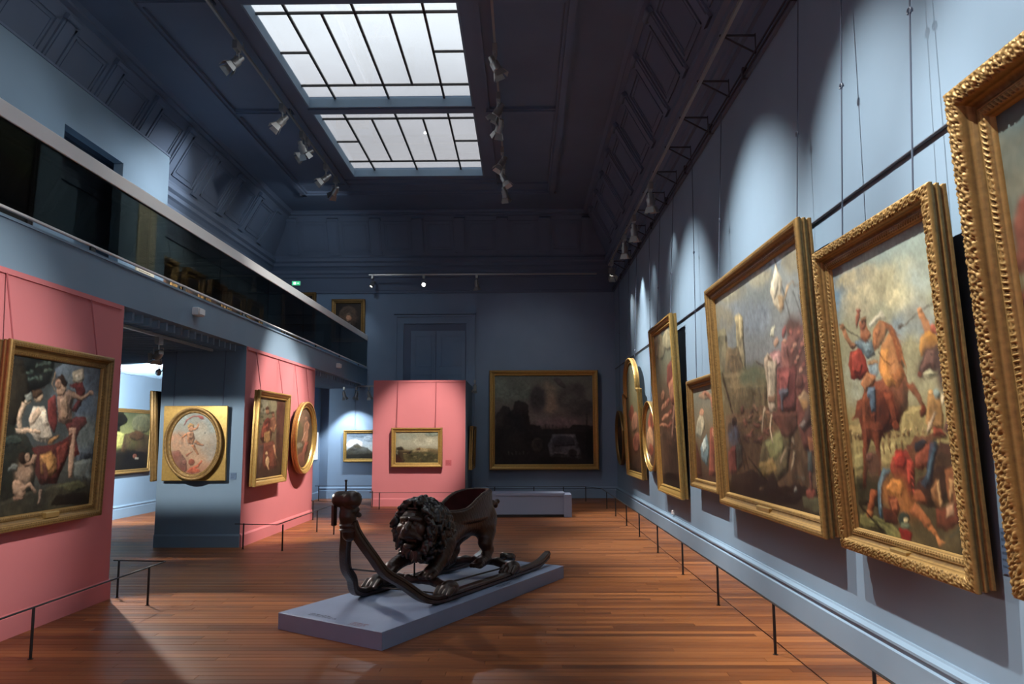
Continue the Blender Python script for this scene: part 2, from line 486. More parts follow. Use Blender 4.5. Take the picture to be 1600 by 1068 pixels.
# door in the back wall behind the pink block
DX0, DX1, DZ = -3.20, -1.52, 4.61
mb = MB()
for o_, w_, d_ in ((0, .06, .05), (.06, .12, .03), (.18, .05, .06)):
    mb.box(DX0 - o_ - w_, DX0 - o_, YB - d_, YB, 0, DZ + o_); mb.box(DX1 + o_, DX1 + o_ + w_, YB - d_, YB, 0, DZ + o_)
    mb.box(DX0 - o_ - w_, DX1 + o_ + w_, YB - d_, YB, DZ + o_, DZ + o_ + w_)
mb.box(DX0 - .26, DX1 + .26, YB - .09, YB, DZ + .25, DZ + .30)
d1 = struct('door_1', mb, M['blue_lifted'])
dk = MB().box(DX0, DX1, YB - .012, YB - .002, 0, DZ); dk.build('door_recess', M['ceil'], d1)
for k, (x0, x1) in enumerate(((DX0 + .2, (DX0 + DX1) / 2 + .02), ((DX0 + DX1) / 2 + .04, DX1 - .03))):
    lf = MB().box(x0, x1, YB - .03, YB - .012, 0, DZ - .2)
    leaf = lf.build('door_leaf', M['blue_lifted'], d1)
    for z0, z1 in ((.3, 1.5), (1.7, 3.25), (3.45, 4.3)):
        pm = MB(); b_ = .035
        a_, c_ = x0 + .1, x1 - .1
        pm.box(a_, c_, YB - .042, YB - .03, z0, z0 + b_); pm.box(a_, c_, YB - .042, YB - .03, z1 - b_, z1)
        pm.box(a_, a_ + b_, YB - .042, YB - .03, z0, z1); pm.box(c_ - b_, c_, YB - .042, YB - .03, z0, z1)
        pm.build('door_panel', M['blue_lifted'], leaf)

# ------------------------------------------------------------------ balcony (mezzanine) and its partitions
bal = struct('trim_balcony_slab', MB().box(-8.28, -4.17, YF, YB, 2.965, 3.38).box(-4.20, -4.155, YF, YB, 3.36, 3.385), M['blue'])
for k in range(64):
    y = 7.6 + k * .205
    if 11.6 < y < 15.7:
        MB().box(-8.0, -5.5, y, y + .05, 2.87, 2.965).build('joist', M['blue'], bal)
    else:
        MB().box(-8.0, -4.28, y, y + .05, 2.87, 2.965).build('joist', M['blue'], bal)

def partition(name, x0, x1, y0, y1, z1, base, faces, skirt, pinkm):
    """free-standing partition block; faces: list of (axis, sign) that are pink"""
    V = [(x, y, z) for x in (x0, x1) for y in (y0, y1) for z in (0, z1)]
    quads = {('x', -1): (0, 1, 3, 2), ('x', 1): (4, 6, 7, 5), ('y', -1): (0, 4, 5, 1), ('y', 1): (2, 3, 7, 6), ('z', -1): (0, 2, 6, 4), ('z', 1): (1, 5, 7, 3)}
    me = bpy.data.meshes.new(name); me.from_pydata(V, [], list(quads.values()))
    me.materials.append(base); me.materials.append(pinkm)
    for p, k in zip(me.polygons, quads):
        p.material_index = 1 if k in faces else 0
    o = bpy.data.objects.new(name, me); COL.objects.link(o); o['kind'] = 'structure'
    for ax, s in skirt:
        t = .022; h = .19
        m_ = pinkm if (ax, s) in faces else base
        prof_ = [(0, 0), (t, 0), (t, h * .86), (t * .4, h), (0, h)]
        V = []
        for e_ in (0, 1):
            for a, z in prof_:
                if ax == 'x': V.append(((x1 if s > 0 else x0) + s * a, (y0, y1)[e_], z))
                else: V.append(((x0, x1)[e_], (y1 if s > 0 else y0) + s * a, z))
        n = len(prof_)
        mesh_from('skirting', V, [(i, i + 1, n + i + 1, n + i) for i in range(n - 1)] + [tuple(range(n))[::-1], tuple(range(n, 2 * n))], m_, o)
        # picture-hanging strip under the top edge
        st = MB()
        if ax == 'x':
            xx = x1 if s > 0 else x0
            st.box(min(xx, xx + s * .015), max(xx, xx + s * .015), y0 + .03, y1 - .06, z1 - .05, z1 - .01)
        else:
            yy = y1 if s > 0 else y0
            st.box(x0 + .03, x1 - .03, min(yy, yy + s * .012), max(yy, yy + s * .012), z1 - .045, z1 - .015)
        st.build('hanging_strip', m_, o)
    return o
partition('wall_partition_1', -4.57, -4.168, YF, 8.03, 2.964, M['blue'], [('x', 1)], [('x', 1)], M['pink'])
partition('wall_partition_2', -5.43, -4.168, 11.68, 15.60, 2.964, M['blue'], [('x', 1)], [('x', 1), ('y', -1)], M['pink'])
partition('wall_partition_3', -3.53, -1.36, 18.42, YB - .1, 2.92, M['blue'], [('y', -1)], [('y', -1)], M['pink'])
partition('wall_partition_4', -5.55, -5.38, 19.3, YB, 2.964, M['blue_lifted'], [], [('x', 1)], M['blue_lifted'])

# ceiling-height partition on the upper gallery with its doorway
mb = MB()
mb.box(-6.50, -6.35, YF, 10.35, 3.38, 6.62); mb.box(-6.50, -6.35, 11.95, 13.52, 3.38, 6.62); mb.box(-6.50, -6.35, 10.35, 11.95, 5.93, 6.62)
struct('wall_gallery_partition', mb, M['blue'])
mb = MB().box(-6.36, -6.335, YF, 13.53, 6.60, 6.635)
struct('trim_partition_cap', mb, M['ceil'])

# glass balustrade
br = tag(empty('balcony_railing', (-4.17, 8.0, 3.38)), 'long balustrade of dark tinted glass with a flat silver handrail on the balcony edge', 'railing')
def P_(o, par):
    o.parent = par; o.matrix_parent_inverse = Matrix.Translation(par.location).inverted(); return o
P_(MB().bevbox(-4.215, -4.165, YF + .1, YB - .02, 4.155, 4.30, .006).build('handrail', M['steel'], None), br)
P_(MB().bevbox(-4.195, -4.165, YF + .1, YB - .02, 3.435, 3.458, .004).build('bottom_rail', M['steel'], None), br)
for k in range(12):
    y = YF + .15 + k * 2.06
    P_(MB().box(-4.185, -4.175, y, min(y + 2.05, YB - .04), 3.458, 4.155).build('glass_panel', M['glass'], None), br)
    P_(MB().box(-4.19, -4.17, y + .9, y + .98, 3.385, 3.436).build('clamp', M['black'], None), br)

# picture rail, cable and track brackets on the right wall
rl = tag(empty('picture_rail', (2.40, 8, 5.5)), 'double steel picture rail running high along the right wall', 'picture rail')
for dx, z in ((2.40, 5.53), (2.40, 5.47)):
    P_(MB().tube([(dx, YF + .2, z), (dx, YB - .1, z)], .011, 6).build('rail_tube', M['cable'], None), rl)
for k in range(14):
    y = -1.2 + k * 1.55
    P_(MB().box(2.385, 2.45, y, y + .05, 5.44, 5.56).build('rail_clip', M['cable'], None), rl)
tag(MB().tube([(2.436, YF + .2, 3.365), (2.436, YB - .1, 3.365)], .011, 6).build('wall_cable', M['cable']), 'thin dark cable stretched level across the blue right wall', 'cable')

# lighting tracks
def track(name, a, b, label, hang=None):
    a, b = Vector(a), Vector(b); d = (b - a).normalized()
    t = tag(empty(name, a), label, 'lighting track')
    side = Vector((-d.y, d.x, 0)) * .017
    V = [a + side, a - side, a - side + Vector((0, 0, .035)), a + side + Vector((0, 0, .035))]
    V += [v + (b - a) for v in V]
    P_(MB().add(V, [(0, 1, 2, 3), (7, 6, 5, 4), (0, 4, 5, 1), (1, 5, 6, 2), (2, 6, 7, 3), (3, 7, 4, 0)]).build('track_bar', M['lampm'], None), t)
    return t
TRL = track('lighting_track', (-4.19, 1.0, 7.36), (-4.19, 17.3, 7.36), 'ceiling lighting track left of the skylights')
TRR = track('lighting_track', (-.40, 1.0, 7.36), (-.40, 17.6, 7.36), 'ceiling lighting track right of the skylights')
TRW = track('lighting_track', (2.08, .5, 5.68), (2.08, 18.6, 5.68), 'long bracketed lighting track along the right wall')
TRB = track('lighting_track', (-4.08, 20.35, 5.84), (1.95, 20.35, 5.84), 'slim pale lighting track across the back wall')
TRU = track('lighting_track', (-4.50, 5.5, 2.83), (-4.50, 11.2, 2.83), 'lighting track under the balcony ceiling')
TRK = track('lighting_track', (-5.2, 20.15, 2.88), (-3.6, 20.15, 2.88), 'short track under the balcony at the far end')
for t_, ys_ in ((TRL, 14), (TRR, 14)):
    for k in range(ys_):
        P_(MB().box(t_.location.x - .006, t_.location.x + .006, 1.5 + k * 1.2, 1.52 + k * 1.2, 7.39, 7.5).build('hanger', M['lampm'], None), t_)
for x in (-3.2, -1.0, -.1, 1.5):
    P_(MB().tube([(x, 20.35, 5.87), (x, YB - .04, 5.93)], .008, 6).build('hanger', M['lampm'], None), TRB)
for k in range(17):
    y = 1.4 + k * 1.06
    b_ = MB()
    b_.tube([(2.449, y, 5.74), (2.06, y, 5.74)], .012, 6); b_.tube([(2.436, y, 5.52), (2.436, y, 5.76)], .012, 6); b_.tube([(2.44, y, 5.54), (2.10, y, 5.73)], .010, 6)
    P_(b_.build('bracket', M['cable'], None), TRW)
for x in (-4.50,):
    for y in (6.2, 8.6, 10.8): P_(MB().box(x - .01, x + .01, y, y + .02, 2.86, 2.965).build('hanger', M['lampm'], None), TRU)
for x in (-5.0, -4.3): P_(MB().box(x, x + .02, 20.14, 20.16, 2.91, 2.965).build('hanger', M['lampm'], None), TRK)

# ------------------------------------------------------------------ spotlights
PWR = 3.0
def spotlight(track_pt, target, label, lit=None, power=0, angle=30, blend=.4, color=(1, .93, .85), size=.03, barn=True, s=1.0, grp=None, drop=.0):
    p = Vector(track_pt)
    t = tag(empty('spotlight', p), label, 'spotlight', grp)
    hd = p + Vector((0, 0, -.24 * s - drop))
    d = (Vector(target) - hd).normalized()
    q = d.to_track_quat('Z', 'Y').to_matrix().to_4x4()
    Mh = Matrix.Translation(hd) @ q
    P_(MB().bevbox(-.028 * s, .028 * s, -.07 * s, .07 * s, -.10 * s, 0, .006, Matrix.Translation(p)).build('driver_box', M['lampm'], None), t)
    y0 = MB(); y0.tube([p + Vector((0, 0, -.1 * s)), p + Vector((0, 0, -.17 * s - drop))], .009, 6)
    ax = (q @ Vector((1, 0, 0))).normalized() * .062 * s
    y0.tube([hd + ax, p + ax * 1.0 + Vector((0, 0, -.15 * s - drop)), p - ax + Vector((0, 0, -.15 * s - drop)), hd - ax], .006, 6)
    P_(y0.build('yoke', M['lampm'], None), t)
    prof_ = [(.0, -.11), (.030, -.11), (.034, -.105), (.036, -.05), (.052, -.03), (.055, -.02), (.055, .06), (.058, .062), (.058, .085), (.050, .085), (.047, .03), (.02, -.01), (0, -.012)]
    P_(MB().lathe([(a * s, b * s) for a, b in prof_], Mh).build('lamp_head', M['lampm'], None, True), t)
    if lit:
        disc = MB().lathe([(0, .030 * s), (.043 * s, .030 * s), (.046 * s, .05 * s)], Mh)
        P_(disc.build('lens', lit, None), t)
    if barn:
        for sg in (1, -1):
            for axis in (0, 1):
                w1, w2, h_ = .045 * s, .065 * s, .085 * s
                base = .052 * s
                c = [(-w1, base, .085 * s), (w1, base, .085 * s), (w2, base + .035 * s, .085 * s + h_), (-w2, base + .035 * s, .085 * s + h_)]
                c2 = [(a, b + .003, z) for a, b, z in c]
                Vq = c + c2
                if axis: Vq = [(b * sg, a, z) for a, b, z in Vq]
                else: Vq = [(a, b * sg, z) for a, b, z in Vq]
                mbq = MB().add([Mh @ Vector(v) for v in Vq], [(0, 1, 2, 3), (7, 6, 5, 4), (0, 4, 5, 1), (1, 5, 6, 2), (2, 6, 7, 3), (3, 7, 4, 0)])
                P_(mbq.build('barn_door', M['lampm'], None), t)
    if power:
        power *= PWR
        L_ = lamp(hd + d * .13 * s, target, power, angle, blend, color, size)
        P_(L_, t)
    return t

ART = {
'B': ('0 7f9490|0.25 a09f7c|0.5 9b9670|0.62 8f8050|0.7 6c5a34|1 33321f',
  '~6f8fa0 376 84 355 110 258 128 102 133 -81 122 -240 97 -321 64 -295 33 -170 15 9 15 185 30 316 55;~6c90a6 158 157 118 195 56 219 -13 222 -70 202 -99 1'
  '65 -91 120 -47 80 18 58 87 57 140 78 166 115;~c9bf92 589 146 579 169 508 188 390 198 252 196 130 181 63 157 76 130 164 110 296 102 432 108 538 124;~d2'
  'c79c 687 130 684 148 637 164 556 174 460 175 375 166 326 149 330 129 385 112 474 103 569 104 646 114;~b9b08c 399 193 387 209 331 221 242 225 142 222 5'
  '8 210 17 193 31 176 96 164 191 160 289 165 364 177;~a9a37e 879 131 876 158 817 182 713 197 586 198 469 184 400 158 402 128 475 102 594 89 722 91 824 1'
  '07;~b9b08a 502 85 483 100 408 109 291 111 161 104 52 88 0 70 24 53 115 44 242 44 368 53 461 68;~8a9488 1010 182 986 204 933 216 864 214 795 198 747 17'
  '1 735 142 762 118 821 107 893 111 958 129 1000 155;~7f8d8c 969 326 935 359 858 380 756 382 653 363 579 328 559 285 601 249 690 230 798 233 893 255 954'
  ' 289;~c4b98c 821 210 812 224 772 234 708 239 637 235 578 225 548 210 557 196 603 185 670 181 741 185 795 196;~9fa38a 454 455 414 501 328 534 215 545 1'
  '03 528 26 486 8 432 56 381 155 349 272 344 376 365 441 406;~87897a 950 277 927 299 877 311 812 311 748 298 703 274 692 248 717 225 772 213 839 215 900'
  ' 230 940 252;~a09a72 872 434 841 475 782 504 706 513 634 498 586 462 578 415 612 370 678 342 756 337 824 355 865 390;8a7647 6 624 584 582 988 672 962 '
  '765 -46 803;94844f 589 563 832 573 804 674 557 676;5f4526 0 640 9 686 23 686 38 639;5f4526 53 660 70 681 83 680 91 659;5f4526 113 654 124 690 137 690 '
  '149 653;5f4526 171 648 181 684 194 684 206 647;5f4526 227 642 237 679 249 679 262 641;5f4526 275 660 287 688 299 688 309 659;5f4526 328 654 339 683 35'
  '1 682 361 653;5f4526 380 649 391 678 402 677 412 647;5f4526 431 643 437 687 448 686 462 642;5f4526 474 661 486 682 497 681 504 659;5f4526 522 655 533 '
  '677 544 676 551 654;5f4526 569 649 576 685 586 685 598 648;5f4526 615 644 621 680 631 680 643 643;5f4526 653 661 665 675 675 675 681 659;5f4526 697 65'
  '5 704 684 714 683 724 654;5f4526 739 650 747 679 756 679 766 649;5f4526 781 645 788 674 797 674 807 644;a88f5c 56 655 53 659 47 662 39 663 31 662 26 6'
  '59 25 656 28 652 35 649 43 648 50 649 55 652;a88f5c 125 657 122 660 116 663 108 664 101 663 96 661 95 657 98 653 104 651 112 650 119 651 124 653;a88f5'
  'c 192 658 189 662 183 664 175 665 168 664 164 662 163 658 166 655 172 652 179 651 186 652 191 655;a88f5c 256 659 254 663 248 665 240 666 234 666 229 6'
  '63 228 660 231 656 237 653 244 653 251 653 256 656;a88f5c 319 661 316 664 310 667 303 668 297 667 292 664 291 661 294 657 300 655 307 654 314 655 318 '
  '657;a88f5c 387 633 385 637 379 639 372 640 366 639 362 636 361 633 364 630 369 627 376 626 383 627 387 630;a88f5c 446 635 443 638 438 640 431 641 425 '
  '640 421 638 420 635 423 631 428 629 435 628 441 629 445 631;a88f5c 502 636 500 640 495 642 488 643 482 642 478 640 478 636 480 633 486 631 492 630 498'
  ' 631 502 633;a88f5c 557 638 555 641 550 643 544 644 538 643 534 641 533 638 536 635 541 632 547 631 553 632 557 635;a88f5c 611 639 608 642 603 645 597'
  ' 646 592 645 588 642 587 639 590 636 595 634 601 633 606 634 610 636;a88f5c 662 641 660 644 655 646 649 647 644 646 640 644 640 641 642 638 647 635 65'
  '3 635 658 635 662 638;a88f5c 713 642 710 645 706 647 700 648 695 647 691 645 691 642 693 639 698 637 703 636 709 637 712 639;a88f5c 761 643 759 646 75'
  '4 649 749 650 744 649 740 646 740 643 742 640 747 638 752 637 757 638 761 640;a88f5c 809 645 806 648 802 650 797 651 792 650 788 648 788 645 790 642 7'
  '95 640 800 639 805 640 808 642;5b4a34 647 301 999 248 995 245 641 297;4b3a28 687 292 686 294 680 296 670 297 659 298 649 297 644 296 645 294 651 291 6'
  '61 290 673 289 682 290;a06a3e 825 267 867 263 915 321 968 369 888 375 853 337;b57a4a 875 267 870 271 860 273 847 273 835 270 826 266 824 261 829 256 8'
  '39 254 852 254 865 257 873 261;9b6a24 828 339 900 333 990 366 994 392 833 405 797 407 796 376;93452c 980 334 973 343 958 348 941 349 924 345 913 337 9'
  '11 327 918 318 933 313 951 312 968 316 978 324;6d6a4e 920 304 1008 305 1011 331 938 317;7a3a22 948 281 983 276 1020 298 1011 331 978 315;~4d3a33 865 3'
  '77 956 374 1017 385 1004 524 953 539 921 496 898 461 844 449 791 472 762 467 766 440 833 405;5e463d 867 390 930 387 914 445 869 442 801 455 789 437;8f'
  '8f70 902 463 898 469 882 473 860 475 837 474 819 469 812 463 817 457 833 453 855 451 878 452 895 457;2c211d 792 455 810 481 883 478 978 458 1006 435 1'
  '001 433 973 456 881 476 814 479 799 455;241a16 904 404 902 405 898 406 893 406 888 406 885 404 884 402 886 401 890 400 895 400 900 401 903 402;5d2e22 '
  '802 460 802 467 797 472 787 474 777 473 767 468 762 462 762 455 767 450 776 448 787 449 796 454;9b6f3a 835 522 881 520 916 517 937 596 914 637 789 645'
  ' 789 602;6f7d74 928 528 921 536 909 541 893 543 878 540 868 534 866 525 873 517 886 511 902 510 917 513 926 519;b98e52 871 528 867 534 858 538 847 540'
  ' 838 538 832 533 831 526 835 520 844 516 855 514 864 516 870 521;c0aa82 956 543 951 552 944 559 936 561 929 558 925 551 926 542 930 533 938 526 946 52'
  '4 953 527 956 534;b49a76 777 645 861 591 877 595 811 649 773 660;5a3c30 914 637 969 593 1002 605 1001 645 944 645;70351c 32 595 96 583 137 527 196 524'
  ' 229 494 301 467 423 463 628 427 669 466 671 502 638 573 583 586 554 618 486 640 399 650 391 678 135 680 163 640 138 594 57 599;8a4524 207 514 277 496'
  ' 356 489 340 597 302 678 160 679;5b2a18 373 510 456 498 500 543 503 580 448 626 371 645 340 597;96602c 458 339 584 297 617 371 630 418 650 465 584 490'
  ' 488 485 418 453 417 404;b07a34 454 353 526 354 502 438 559 479 463 475 424 434;8a5226 399 284 459 260 520 274 541 303 491 327 424 356 386 355 372 337'
  ';a0673a 386 303 446 279 471 296 422 336 388 350;5d2f1a 429 307 427 309 421 310 415 310 408 308 404 307 403 304 405 303 410 302 417 302 423 303 428 305'
  ';7d4420 493 269 560 283 621 310 648 355 652 410 645 437 604 416 591 369 575 330 541 303;9a5d2c 553 292 618 311 655 328 658 327 624 309 563 288;9a5d2c '
  '567 309 624 331 656 349 660 349 631 329 578 306;9a5d2c 581 326 630 350 658 371 661 370 638 348 593 324;9a5d2c 594 343 636 369 660 392 663 392 645 367 '
  '608 341;9a5d2c 608 360 642 387 661 413 665 413 652 387 622 359;9a5d2c 621 377 649 406 663 434 667 434 658 406 636 376;9a5d2c 635 393 655 425 665 455 6'
  '69 455 665 425 650 393;a7a690 352 262 490 228 539 269 451 260 369 281;6f3418 650 489 735 553 759 587 794 583 778 547 703 481;7c3d20 742 573 744 603 79'
  '2 601 783 571;5d2a18 797 592 786 600 770 606 753 607 740 603 734 596 737 587 748 578 764 573 781 572 794 575 799 582;7c3a1e 427 507 474 564 500 619 55'
  '4 616 542 559 510 501;6a3018 555 623 553 633 542 641 527 644 510 643 496 636 489 626 491 616 502 608 518 604 534 606 548 613;3a1c12 417 366 521 413 58'
  '2 407 579 404 526 410 426 364;8f2f20 115 337 257 343 292 386 318 433 242 449 199 457 87 436 84 383;b2402c 131 344 223 345 255 404 213 437 117 422;5d6f'
  '74 184 306 284 304 373 322 396 373 309 385 254 353 187 327;6f858a 264 318 349 325 362 361 298 366;8a6a44 306 392 414 389 407 414 318 408;71858a 310 40'
  '7 410 404 408 438 373 456 318 433;a8693c 206 463 296 427 382 451 343 479 242 505;b98256 242 470 299 438 288 436 231 468;b98256 304 478 335 444 326 443'
  ' 292 476;5f7580 279 486 357 485 340 572 284 581 291 527 255 515;7b3a20 269 577 278 626 263 674 297 675 325 625 331 576;b4744a 212 327 119 285 82 251 3'
  '8 252 69 290 158 337;b4744a 84 248 78 253 66 256 49 256 34 253 23 248 20 242 26 237 39 235 56 235 71 238 81 243;5b4630 6 233 338 326 345 323 15 230;a2'
  '643e 272 262 330 255 347 279 370 307 311 322 262 297;a45c3a 332 260 324 269 308 274 289 275 271 271 259 262 256 252 264 243 280 238 300 237 318 242 32'
  '9 250;a9522f 269 231 254 245 237 254 221 256 212 251 211 239 218 224 233 210 250 201 266 199 275 205 276 217;94402a 291 201 286 206 274 208 259 207 24'
  '5 204 236 200 233 195 238 191 250 189 265 189 279 192 288 196;7d5634 276 231 333 232 333 255 283 250;7d7043 42 676 533 663 1013 653 994 756 428 790 14'
  ' 831;8c8250 44 728 211 719 192 784 45 784;978a56 341 693 517 672 493 755 337 760;6a5230 360 679 371 716 380 716 389 678;6a5230 426 670 436 710 444 709'
  ' 454 669;6a5230 483 684 493 721 502 721 511 683;6a5230 545 675 554 715 562 714 572 674;6a5230 599 690 613 708 621 708 625 688;6a5230 657 681 670 702 6'
  '77 702 682 679;6a5230 714 672 720 713 727 713 738 671;6a5230 762 686 774 707 781 707 786 684;6a5230 816 677 826 701 833 701 838 676;6a5230 867 669 872'
  ' 712 878 712 889 668;6a5230 911 682 921 706 927 706 933 681;6a5230 960 674 968 700 975 700 981 673;4b4128 4 806 571 762 1089 734 1014 1000 -2 1005;2e2'
  'b1a 36 815 326 798 310 903 22 923;70351c 172 604 410 607 381 654 341 693 327 794 288 800 294 698 258 664 205 714 143 845 101 850 149 710 171 665;~5a3d'
  '2c 338 755 320 777 282 794 234 802 188 798 158 783 151 760 171 737 211 720 260 713 304 719 332 734;664435 254 738 246 748 229 756 208 759 188 757 174 '
  '750 172 740 180 730 198 722 219 719 239 721 251 728;6a6436 32 947 283 948 471 973 465 996 268 1001 10 994;7c7640 75 969 277 967 440 990 340 1001;5a2f1'
  'f 590 694 676 660 783 662 844 649 939 661 813 679 812 721 757 756 650 751;84402a 660 715 791 675 833 687 796 738 696 762 645 746;772f1e 836 636 913 63'
  '7 945 657 829 662;222c32 670 680 733 671 779 675 712 706 664 702;38201a 822 687 946 671 1011 681 1001 803 903 824 826 869 711 876 620 857 607 814 742 '
  '765;7a4a28 881 752 981 733 993 795 955 860 887 881 877 841;a77f4c 908 771 947 782 920 839 891 848;5b2a1a 781 872 957 852 950 915 850 940 765 931;9b7a5'
  '8 862 858 928 846 917 886 850 899;201310 920 846 916 848 906 849 895 849 884 849 876 848 874 846 879 844 888 843 900 843 911 843 918 844;8f6236 751 81'
  '5 808 775 832 811 821 869 783 863 754 849;b08a56 805 788 829 782 829 860 807 866;2a3a44 790 679 859 674 824 720 770 789 717 813 672 802 742 765;3f5863'
  ' 809 691 832 691 777 764 722 795;8a4a26 555 816 667 819 718 851 665 871 543 861;7a1f16 425 729 495 700 600 703 651 746 634 786 598 845 544 857 516 818'
  ' 428 790 408 762;9b2a1c 448 719 548 704 578 735 544 763 466 756;b03a26 581 726 632 725 620 769 584 806 560 798;c04c34 586 737 630 748 635 746 597 732;'
  'c04c34 589 758 623 770 629 768 602 754;c04c34 593 778 617 792 623 790 607 775;c04c34 596 799 610 814 617 813 612 797;c04c34 600 819 604 836 610 835 61'
  '6 818;3f5f6c 350 764 417 758 386 791 317 827 291 867 297 951 253 950 258 878 272 829;6f8f98 358 768 286 838 269 925 281 924 298 838 369 769;~9a5e28 33'
  '0 836 397 800 484 788 560 798 540 826 569 860 617 865 593 906 504 904 456 884 343 892 306 866;b5762e 344 835 426 799 495 796 513 827 492 855 410 855;9'
  'b5a2c 540 894 625 916 693 946 740 932 684 896 610 868;a9662f 684 943 740 962 775 950 728 928;b5763c 749 957 766 988 775 987 765 955;b5763c 750 958 781'
  ' 985 790 982 765 954;b5763c 750 958 796 981 804 978 765 954;b5763c 751 959 810 977 817 974 764 953;5d2c18 365 862 438 854 468 893 445 926 364 918;8f4e'
  '2a 377 871 449 862 451 903 391 921;4a2416 295 904 435 913 441 940 379 963 309 960;84431f 190 851 146 913 125 954 179 952 212 911 265 851;9b5a2c 193 94'
  '0 185 949 168 956 147 960 126 960 112 955 109 946 117 938 135 930 156 926 177 927 190 932;221a10 16 915 269 1000 284 995 33 910;26332c 548 923 538 934'
  ' 518 944 491 949 467 948 450 941 446 930 456 918 478 909 504 904 529 905 545 912;b5a878 535 926 531 930 522 933 511 935 501 935 494 933 492 929 496 92'
  '5 504 922 515 920 526 920 533 922;6b1512 442 958 518 947 563 969 549 997 464 1001;55604a 551 948 539 953 517 956 493 956 471 954 459 949 459 944 472 9'
  '39 493 936 518 936 539 938 551 943;3a3020 693 939 828 930 799 960 803 960 834 928 695 934;2f4038 870 956 977 922 946 954 952 954 980 919 864 952'
),
'C': ('0 7f8a86|0.35 7b8080|0.45 6f6850|0.6 66542f|0.85 433020|1 2f2317',
  '~8a8468 440 26 450 55 414 76 341 83 245 74 151 49 87 15 74 -18 118 -41 203 -45 302 -32 388 -5;~6f8896 827 34 823 51 789 60 733 59 668 47 612 27 581 4 '
  '586 -15 626 -24 687 -21 751 -7 802 13;~a09a7c 718 42 718 59 687 70 631 74 564 68 503 54 466 35 466 17 503 6 564 3 631 11 687 25;~707d88 687 222 650 25'
  '2 555 263 420 252 275 218 163 168 126 118 180 85 303 80 450 100 579 138 663 182;~857f68 267 158 237 184 165 196 66 189 -36 163 -111 125 -134 86 -97 58'
  ' -12 49 92 61 187 88 249 124;~8f896e 1013 75 994 102 953 114 899 109 845 86 807 51 797 14 819 -14 865 -25 921 -17 972 8 1005 41;74879a 820 38 810 44 7'
  '85 43 751 36 717 25 692 12 684 0 695 -6 722 -5 757 3 790 15 813 27;8f8256 -1 170 134 185 137 279 259 295 236 463 -11 445;9b8a56 260 143 321 134 368 16'
  '3 360 229 359 472 236 463 272 180;b3a06a 319 147 368 163 358 269 315 262;6f5a38 114 283 279 298 349 427 324 557 -8 543;75643e 0 395 589 424 577 568 -3'
  '1 542;~66704e 614 457 593 467 540 472 466 469 389 459 331 445 311 430 336 419 398 415 476 419 548 430 598 443;3c3022 751 8 870 322 876 323 761 9;3c302'
  '2 884 172 948 298 953 298 891 172;3c3022 924 192 960 294 965 295 930 192;3c3022 952 203 982 298 988 299 958 204;b9b8a0 936 104 976 172 996 244 1004 24'
  '5 992 174 961 107;b8a986 761 33 807 109 792 156 821 180 801 221 765 228 710 180 689 134 703 95;d2c6a4 760 39 783 91 767 139 726 171 698 124 711 97;8f6'
  'f3c 756 160 809 172 808 217 766 220;9a7a48 831 183 856 145 892 138 898 161 940 165 937 159 907 158 896 132 840 137 811 177;~5f3a2a 946 323 933 342 905'
  ' 354 867 354 831 343 806 323 800 300 814 280 845 269 883 270 917 282 940 301;~6b3a2e 1027 311 1018 325 996 332 968 332 940 323 921 309 916 292 926 277'
  ' 949 270 978 271 1005 280 1023 295;62352c 807 334 887 314 1028 306 1069 442 1035 638 726 631;8a5a3c 996 316 991 323 981 327 969 327 956 323 948 316 94'
  '6 308 951 300 961 296 974 297 986 301 994 308;7f6a50 963 295 992 292 997 308 973 302;8b7a60 954 346 1000 342 1004 384 969 390;7a3b30 866 321 862 328 8'
  '55 332 846 333 838 329 832 323 831 316 835 309 842 305 851 305 859 308 865 314;5a2c22 905 356 902 362 895 367 886 367 878 364 873 358 872 351 875 345 '
  '882 340 891 340 899 343 904 349;8a4a38 944 389 940 396 934 400 925 401 917 398 912 392 911 385 915 379 921 375 930 374 938 377 943 382;a06a50 980 422 '
  '977 428 971 432 963 433 955 430 950 425 949 418 952 411 959 407 967 407 975 409 980 415;7a3b30 1016 453 1013 459 1007 463 999 464 991 462 987 456 986 '
  '449 989 443 995 439 1003 438 1010 441 1015 446;5a2c22 859 465 855 471 848 476 839 477 831 474 825 469 824 461 828 455 835 450 844 449 853 452 858 458;'
  '8a4a38 926 340 923 347 916 351 907 351 899 348 894 343 893 335 897 329 904 325 912 324 920 327 925 333;a06a50 964 374 960 380 954 384 946 385 938 382 '
  '933 376 932 369 935 363 942 359 950 358 958 361 963 367;7a3b30 1000 406 997 412 990 416 982 417 975 414 970 409 969 402 972 396 979 392 987 391 994 39'
  '4 999 399;5a2c22 1035 437 1032 443 1026 447 1018 448 1011 446 1006 440 1005 434 1008 427 1014 423 1022 423 1029 425 1034 430;8a4a38 881 448 877 455 87'
  '0 459 861 460 853 457 847 452 846 444 850 438 857 433 866 432 874 435 880 441;a06a50 919 480 916 486 909 491 901 492 893 489 887 484 886 477 890 470 8'
  '97 466 905 465 913 467 918 473;7a3b30 984 358 980 365 974 369 966 369 958 366 953 361 952 354 956 347 962 344 970 343 978 346 983 352;5a2c22 1019 391 '
  '1016 397 1010 401 1002 402 994 399 990 393 989 387 992 380 998 376 1006 376 1014 378 1018 384;8a4a38 862 398 859 405 851 409 842 410 834 407 828 401 8'
  '27 394 831 387 838 383 847 382 856 385 861 391;a06a50 902 431 898 438 891 442 883 443 875 441 869 435 868 428 872 421 879 417 888 416 896 419 901 424;'
  '7a3b30 940 463 937 470 930 474 921 475 914 473 908 467 907 460 911 454 918 449 926 448 934 451 939 457;5a2c22 1003 343 1000 350 993 353 985 354 978 35'
